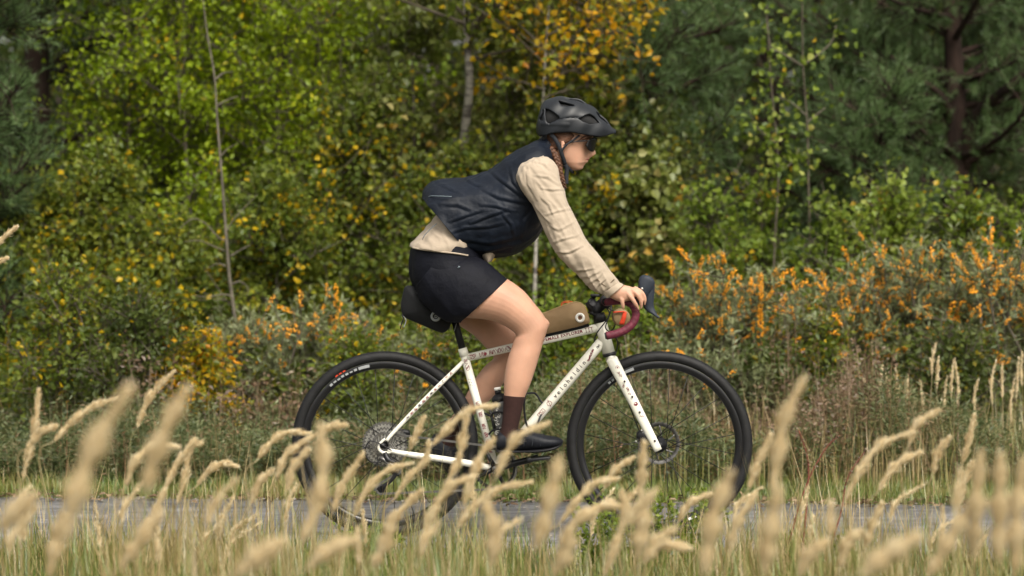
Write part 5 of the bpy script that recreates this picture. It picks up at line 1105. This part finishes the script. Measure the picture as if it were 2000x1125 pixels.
SC_ = creases([([(1060, 330), (1160, 345), (1240, 400)], 2.4, .005), ([(1000, 300), (1010, 400), (1080, 520)], 2.4, .0045), ([(1110, 430), (1200, 445), (1290, 440)], 2.2, .005), ([(1120, 510), (1180, 560), (1210, 640)], 2.6, .005), ([(1150, 640), (1240, 610), (1340, 590)], 2.4, .005), ([(1180, 720), (1250, 760), (1360, 700)], 2.6, .005), ([(1200, 860), (1280, 830), (1400, 800)], 2.4, .005), ([(1230, 930), (1330, 935), (1440, 880)], 2.4, .006), ([(1060, 220), (1130, 240), (1200, 300)], 2.2, .004), ([(1060, 560), (1120, 640), (1180, 700)], 2.4, .005)], 780, 260, 4.0167)
SC_ += creases([([(480, 60), (620, 50), (760, 20)], 2.2, .005), ([(620, 240), (720, 190), (790, 150), (850, 80)], 2.2, .0045), ([(760, 300), (800, 230), (900, 150)], 2.0, .0045), ([(560, 130), (680, 130), (820, 60)], 2.2, .0045)], 1040, 520, 6.25)
def f_vest(p, u, v):
    k = min(1, u*1.6)
    return k*fold_noise(p, ax_t, 2.6, 11, .009, 1)+fold_noise(p, (.7, .3, .6), 5, 24, .0035, 8)+crease_disp(p, VC)+.002*noise.noise(Vector(p)*34)
def hem_post(rows): return rows
cloth('vest', [(1061, 271, 1086, 297, 0, .060), (1052, 275, 1086, 308, 0, .078), (1040, 281, 1084, 328, 0, .125), (1016, 292, 1082, 362, 0, .168), (991, 308, 1076, 398, 0, .172), (959, 332, 1063, 434, 0, .172), (938, 340, 1052, 455, 0, .168), (912, 349, 1036, 473, 0, .168), (887, 352, 1012, 489, 0, .168), (864, 353, 985, 497, 0, .168), (846, 358, 952, 500, 0, .166), (833, 370, 930, 500, 0, .165), (828, 388, 921, 500, 0, .172)], M['vest'], f_vest, n=260, sub=22)
obj('reflective_strip', tube([at(833, 388, -.075), at(840, 383, -.108), at(855, 383, -.142), at(882, 384, -.168)], [.0018], 6, 6), M['grey'], RID)
obj('vest_collar', loft([(1052, 272, 1086, 306, 0, .068), (1059, 267, 1089, 298, 0, .064), (1061, 265, 1088, 294, 0, .061)], 40, 5, cap=False), M['vest'], RID, solid=.004)
def f_slv(p, u, v): return fold_noise(p, (.7, .25, 1), 7, 22, .0035, 5)+fold_noise(p, (.6, .3, -1), 6, 30, .0035, 12)+.0012*noise.noise(Vector(p)*50)+crease_disp(p, SC_)
for s in (-1, 1):
    cloth('jacket_sleeve', [(1062, 304, 1042, 310, s*.150, .030), (1074, 309, 1018, 322, s*.168, .046), (1084, 322, 1009, 342, s*.182, .056), (1090, 335, 1012, 360, s*.190, .060), (1096, 356, 1024, 380, s*.196, .060), (1103, 378, 1040, 402, s*.202, .058), (1113, 406, 1051, 422, s*.208, .056), (1127, 434, 1063, 448, s*.214, .055), (1140, 458, 1078, 479, s*.219, .054), (1156, 481, 1091, 499, s*.222, .053), (1172, 503, 1107, 517, s*.224, .050), (1188, 524, 1130, 538, s*.225, .046), (1201, 540, 1153, 562, s*.226, .041), (1207, 549, 1168, 572, s*.226, .034), (1210, 553, 1178, 574, s*.226, .028), (1217, 557, 1186, 581, s*.226, .027)], M['jacket'], f_slv, n=130, sub=14, cap=(True, False), thick=.002)
    obj('cuff_band', loft([(1208, 551, 1177, 573, s*.226, .031), (1212, 553, 1181, 577, s*.226, .031), (1218, 557, 1187, 582, s*.226, .030)], 36, 4, cap=False), M['jacket'], RID, solid=.003)
    obj('cuff_tab', tube([at(1166, 545, s*.268), at(1178, 556, s*.262), at(1186, 558, s*.258), at(1200, 545, s*.254)], [.0018], 6, 5), M['tabm'], RID)
def f_sh(p, u, v): return fold_noise(p, (1, .2, .5), 5, 22, .0035, 21)+.001*noise.noise(Vector(p)*35)
for s in (-1, 1):
    if s < 0: cloth('shorts_leg', [(860, 500, 812, 560, s*.075, .085), (895, 497, 822, 588, s*.082, .096), (925, 501, 842, 608, s*.09, .101), (945, 509, 860, 622, s*.097, .101), (968, 526, 878, 629, s*.104, .097), (991, 545, 899, 630, s*.110, .090)], M['shorts'], f_sh, n=110, sub=14, cap=(True, False))
    else: cloth('shorts_leg', [(860, 500, 812, 560, s*.075, .085), (892, 505, 822, 588, s*.082, .094), (920, 520, 842, 610, s*.09, .098), (942, 540, 862, 628, s*.10, .094), (962, 568, 886, 634, s*.108, .086)], M['shorts'], f_sh, n=80, sub=8, cap=(True, False))
cloth('shorts', [(812, 474, 938, 484, 0, .150), (805, 486, 943, 500, 0, .157), (802, 500, 945, 513, 0, .160), (800.5, 520, 948, 530, 0, .167), (803, 543, 950, 560, 0, .168), (813, 564, 940, 590, 0, .160), (830, 585, 925, 606, 0, .14), (850, 597, 905, 610, 0, .09)], M['shorts'], f_sh, n=120, sub=10, cap=(False, True))
obj('shorts_tag', box(at(896, 522, -.176), (.006, .002, .010), rot=np.array([[.8, 0, .6], [0, 1, 0], [-.6, 0, .8]])), M['grey'], RID)
# socks, shoes
obj('sock', loft([(1025.5, 775, 983, 771.5, -.118, .040), (1022, 790, 983, 787, -.119, .037), (1019, 806, 982.5, 803, -.12, .034), (1013, 830, 979, 834, -.12, .034), (1010, 850, 974, 856, -.12, .036), (1012, 868, 973, 868, -.12, .034)], 32, 6), M['sock'], RID)
obj('sock', loft([(925, 812, 893, 801, .118, .035), (912, 826, 880, 818, .119, .033), (897, 845, 862, 838, .12, .033), (890, 868, 852, 858, .12, .035), (893, 880, 850, 868, .12, .03)], 32, 6), M['sock'], RID)
obj('shoe', loft([(969, 858, 969, 872, -.12, .020), (973, 846, 971, 880, -.12, .034), (985, 842, 984, 881, -.12, .037), (1003, 838, 1002, 881, -.12, .037), (1020, 838, 1022, 881, -.121, .040), (1040, 843, 1042, 880, -.123, .046), (1062, 849, 1062, 878, -.124, .050), (1082, 852.5, 1082, 874, -.123, .046), (1095, 856, 1094, 871, -.121, .034), (1100.5, 861, 1099, 867, -.12, .012)], 32, 6, .85), M['shoe'], RID)
obj('shoe_sole', loft([(968, 874, 968, 882, -.12, .022), (976, 877, 976, 884.5, -.12, .036), (1000, 878, 1000, 884.5, -.12, .036), (1022, 878, 1022, 883.5, -.121, .040), (1045, 876, 1045, 884, -.123, .048), (1068, 873, 1068, 881.5, -.124, .051), (1086, 869, 1086, 876.5, -.122, .044), (1098, 865, 1097, 870, -.12, .024)], 28, 5, .8), M['matte'], RID)
for x in (1026, 1042, 1058): obj('shoe_strap', tube([at(x+4, 842+(x-1026)*.2, -.09), at(x, 848+(x-1026)*.15, -.155), at(x-3, 872, -.172)], [.004], 8, 5, flat=.5), M['strapm'], RID)
fsh = [(838, 862, 846, 878, .12, .018), (852, 846, 836, 880, .12, .033), (878, 858, 842, 892, .12, .037), (895, 880, 858, 905, .12, .040), (908, 905, 874, 925, .122, .047), (920, 925, 890, 943, .122, .046), (926, 943, 908, 955, .12, .032), (924, 955, 918, 958, .12, .012)]
obj('shoe', loft(fsh, 30, 6, .88), M['shoe'], RID)
# hair and braid
hr = [(1112, 214, 1086, 216, .040, 0), (1122, 230, 1064, 235, .070, 0), (1128, 250, 1058, 255, .080, 0), (1146, 262, 1058, 268, .0785, 0), (1143, 268, 1060, 279, .0785, 0), (1130, 274, 1063, 289, .0785, 0), (1105, 284, 1068, 298, .070, 0), (1094, 296, 1074, 306, .050, 0)]
obj('hair', loft([(a, b, c, d, 0, e) for a, b, c, d, e, _ in hr], 48, 6), M['hair'], RID)
obj('hair_fringe', loft([(1158, 262, 1138, 264, 0, .062), (1156, 268, 1130, 270, 0, .0735), (1150, 272, 1124, 274, 0, .0755), (1140, 275, 1118, 277, 0, .0745)], 40, 4), M['hair'], RID)
bpath = catmull([at(1074, 288, -.06), at(1083, 300, -.075), at(1089, 316, -.088), at(1093, 334, -.098), at(1098, 352, -.104), at(1103, 368, -.106)], 8); L_ = np.linspace(0, 1, len(bpath))
for k in range(3):
    pts = [bpath[i]+np.array([.0065*math.sin(i*.62+k*2.09), -.004*math.sin(2*(i*.62+k*2.09)), 0]) for i in range(len(bpath))]
    obj('braid_strand', tube(pts, [.0085, .0085, .008, .0075, .0055, .003], 8, 3), M['hair'], RID)
# ear
obj('ear', loft([(1101, 275, 1096, 276, -.0765, .004), (1103, 280, 1096, 281, -.0775, .004), (1102, 287, 1096, 287, -.0775, .004), (1100.5, 293, 1097, 293, -.0765, .004)], 16, 5), M['skin'], RID)
# mouth
obj('lips', loft([(1143, 311.5, 1141, 313.5, -.026, .002), (1148.5, 309.5, 1146.5, 312, -.016, .004), (1151.6, 309.8, 1149, 312.6, 0, .010), (1148.5, 309.5, 1146.5, 312, .016, .004), (1143, 311.5, 1141, 313.5, .026, .002)], 12, 5), M['lip'], RID)
# sunglasses
sg = bpy.data.objects.new('sunglasses', None); COL.objects.link(sg); sg.parent = RID; sg.location = Vector(at(1155, 282, 0))-Vector(RID.location)
for s in (-1, 1):
    rows = []
    for Yl, xf, yt, yb in [(s*.006, 1163, 273, 284), (s*.018, 1162.5, 270, 292), (s*.034, 1160, 268.5, 296), (s*.048, 1156, 269, 296), (s*.060, 1150.5, 271, 292.5), (s*.068, 1146, 274, 284)]:
        rows.append([at(xf-(t_-.5)*4.5, yt+(yb-yt)*t_, Yl) for t_ in np.linspace(0, 1, 8)])
    mb = MB(); mb.add(np.array(rows).reshape(-1, 3), [grid_faces(6, 8, False)]); obj('lens', mb, M['lens'], sg, solid=.003)
    obj('temple_arm', tube([at(1147, 275, s*.069), at(1130, 276, s*.079), at(1112, 279, s*.082), at(1099, 284, s*.080)], [.0028, .0022, .002], 6, 4), M['black'], sg)
obj('nose_bridge', tube([at(1162, 273, -.010), at(1163.5, 274, 0), at(1162, 273, .010)], [.002], 6, 3), M['black'], sg)
# helmet
he = bpy.data.objects.new('helmet', None); COL.objects.link(he); he.parent = RID; he.location = Vector(at(1110, 240, 0))-Vector(RID.location)
HS = [(1052.5, 246, 1053, 258, .020), (1054, 232, 1055, 262, .046), (1058, 214, 1059, 265, .066), (1064, 202, 1066, 265.5, .079), (1073, 196, 1075, 263, .087), (1085, 193.8, 1086, 260.5, .093), (1099, 193.3, 1100, 259.5, .0965), (1114, 195, 1115, 260, .0975), (1129, 198.5, 1129, 262, .096), (1142, 204, 1141, 264, .091), (1154, 211.5, 1152, 266, .084), (1164, 220, 1162, 266.5, .075), (1174, 230.5, 1172, 266, .064), (1184, 242, 1182, 264.5, .050), (1193, 251.5, 1192, 261, .032), (1199, 256.5, 1199, 259.5, .012)]
A = catmull(HS, 9); na = 96; th = np.linspace(0, np.pi, na)
def inpoly(x, y, P):
    c = False; n = len(P); j = n-1
    for i in range(n):
        if ((P[i][1] > y) != (P[j][1] > y)) and x < (P[j][0]-P[i][0])*(y-P[i][1])/(P[j][1]-P[i][1]+1e-9)+P[i][0]: c = not c
        j = i
    return c
zz = lambda L_: [(980+a/4.6875, 160+b/4.6875) for a, b in L_]
VENTS = [zz([(405, 255), (440, 270), (522, 328), (535, 345), (470, 385), (425, 388), (408, 370)]), zz([(355, 355), (385, 262), (398, 262), (392, 372)]), zz([(508, 190), (590, 205), (672, 238), (640, 248), (540, 238)]),
         zz([(690, 345), (795, 308), (850, 345), (885, 388), (800, 396), (745, 385)]), zz([(838, 285), (880, 300), (925, 345), (975, 402), (945, 400), (890, 350)])]
TOPV = zz([(560, 168), (690, 178), (770, 212), (745, 222), (650, 196)])
rows = []; pxy = []
for x1, y1, x2, y2, b in A:
    P1, P2 = at(x1, y1, 0), at(x2, y2, 0); row = []; pr = []
    for t_ in th:
        s_ = math.sin(t_)**.9; c_ = math.cos(t_)
        row.append(P2+(P1-P2)*s_+np.array([0, -b*c_*(1-.10*(1-s_)**2), 0])); q = s_; pr.append((x2+(x1-x2)*q, y2+(y1-y2)*q, abs(c_)*b))
    rows.append(row); pxy.append(pr)
rows = np.array(rows); Mh = len(rows)
N = nrm(np.cross(np.gradient(rows, axis=0), np.gradient(rows, axis=1))); cen = rows.mean((0, 1))
N = np.where(((rows-cen)*N).sum(-1, keepdims=True) < 0, -N, N)
keep = []; G = grid_faces(Mh, na, False)
for f in G:
    i, j = divmod(int(f[0]), na); x, y, a_ = pxy[i][j]; x2_, y2_, _ = pxy[min(i+1, Mh-1)][min(j+1, na-1)]; x = (x+x2_)/2; y = (y+y2_)/2
    hole = any(inpoly(x, y, P) for P in VENTS) if a_ > .012 else False
    if not hole and .012 < a_ < .045 and inpoly(x, y+1, TOPV): hole = True
    if not hole: keep.append(f)
# facets: raised ribs beside the vents
for i in range(Mh):
    for j in range(na):
        x, y, a_ = pxy[i][j]; v = 0
        v += .0025*math.exp(-(((y-(243+.05*(x-1060)))/2.2)**2)) if 1060 < x < 1110 else 0
        v -= .003*math.exp(-(((y-(233-.12*(x-1110)+.0035*(x-1110)**2))/2.0)**2)) if 1085 < x < 1150 else 0
        v += .002*math.sin(x*.16+y*.11)
        rows[i, j] += N[i, j]*v
keep = np.array(keep); RV = rows.reshape(-1, 3).copy(); ec = {}
for f in keep:
    for a_, b_ in zip(f, np.roll(f, -1)): ec[(min(a_, b_), max(a_, b_))] = ec.get((min(a_, b_), max(a_, b_)), 0)+1
nbv = {}
for (a_, b_), c_ in ec.items():
    if c_ == 1: nbv.setdefault(a_, []).append(b_); nbv.setdefault(b_, []).append(a_)
inner = [k for k in nbv if 0 < k//na < Mh-1 and 0 < k % na < na-1 and len(nbv[k]) == 2]
for _ in range(6):
    new = {k: RV[k]*.4+.3*(RV[nbv[k][0]]+RV[nbv[k][1]]) for k in inner}
    for k, v_ in new.items(): RV[k] = v_
mb = MB(); mb.add(RV, [keep]); obj('helmet_shell', mb, M['helmet'], he, solid=.009)
lin = []
for x1, y1, x2, y2, b in A[14:-26]: 
    cx_, cy_ = (x1+x2)/2, (y1+y2)/2; lin.append((cx_+(x1-cx_)*.80, cy_+(y1-cy_)*.80, cx_+(x2-cx_)*.98, cy_+(y2-cy_)*.98, 0, b*.84))
obj('helmet_liner', loft(lin[::6], 40, 5), M['liner'], he)
obj('retention_dial', box(at(1066, 270, 0), (.030, .10, .022)), M['matte'], he, bevel=.006)
def strap(pts, Y, wd=.0075, t_=.0012, nm='helmet_strap', wid=None):
    P = catmull([at(x, y, yy) for (x, y), yy in zip(pts, Y)], 6); T = nrm(np.gradient(P, axis=0)); side = nrm(np.cross(T, [0, -1, 0])); m_ = len(P); rows = []
    for k in range(m_): rows.append([P[k]+side[k]*wd+[0, -t_, 0], P[k]-side[k]*wd+[0, -t_, 0], P[k]-side[k]*wd+[0, t_, 0], P[k]+side[k]*wd+[0, t_, 0]])
    return obj(nm, capped(np.array(rows)), M['strapm'], he)
for s in (-1, 1):
    strap([(1076, 262), (1083, 270), (1091, 284), (1098, 303), (1104, 322)], [s*.082, s*.083, s*.084, s*.080, s*.066])
    strap([(1132, 264), (1122, 272), (1110, 280), (1100, 290), (1096, 297)], [s*.078, s*.082, s*.084, s*.084, s*.082], .004)
strap([(1104, 322), (1107, 330), (1106, 345), (1106, 360)], [-.066, -.064, -.066, -.068], .0085, .003, 'strap_buckle')
strap([(1105, 358), (1103, 370), (1101, 380)], [-.067, -.068, -.069], .0025, .001)
strap([(1104, 322), (1116, 334), (1120, 336), (1116, 334), (1104, 322)], [-.066, -.04, 0, .04, .066], .006)
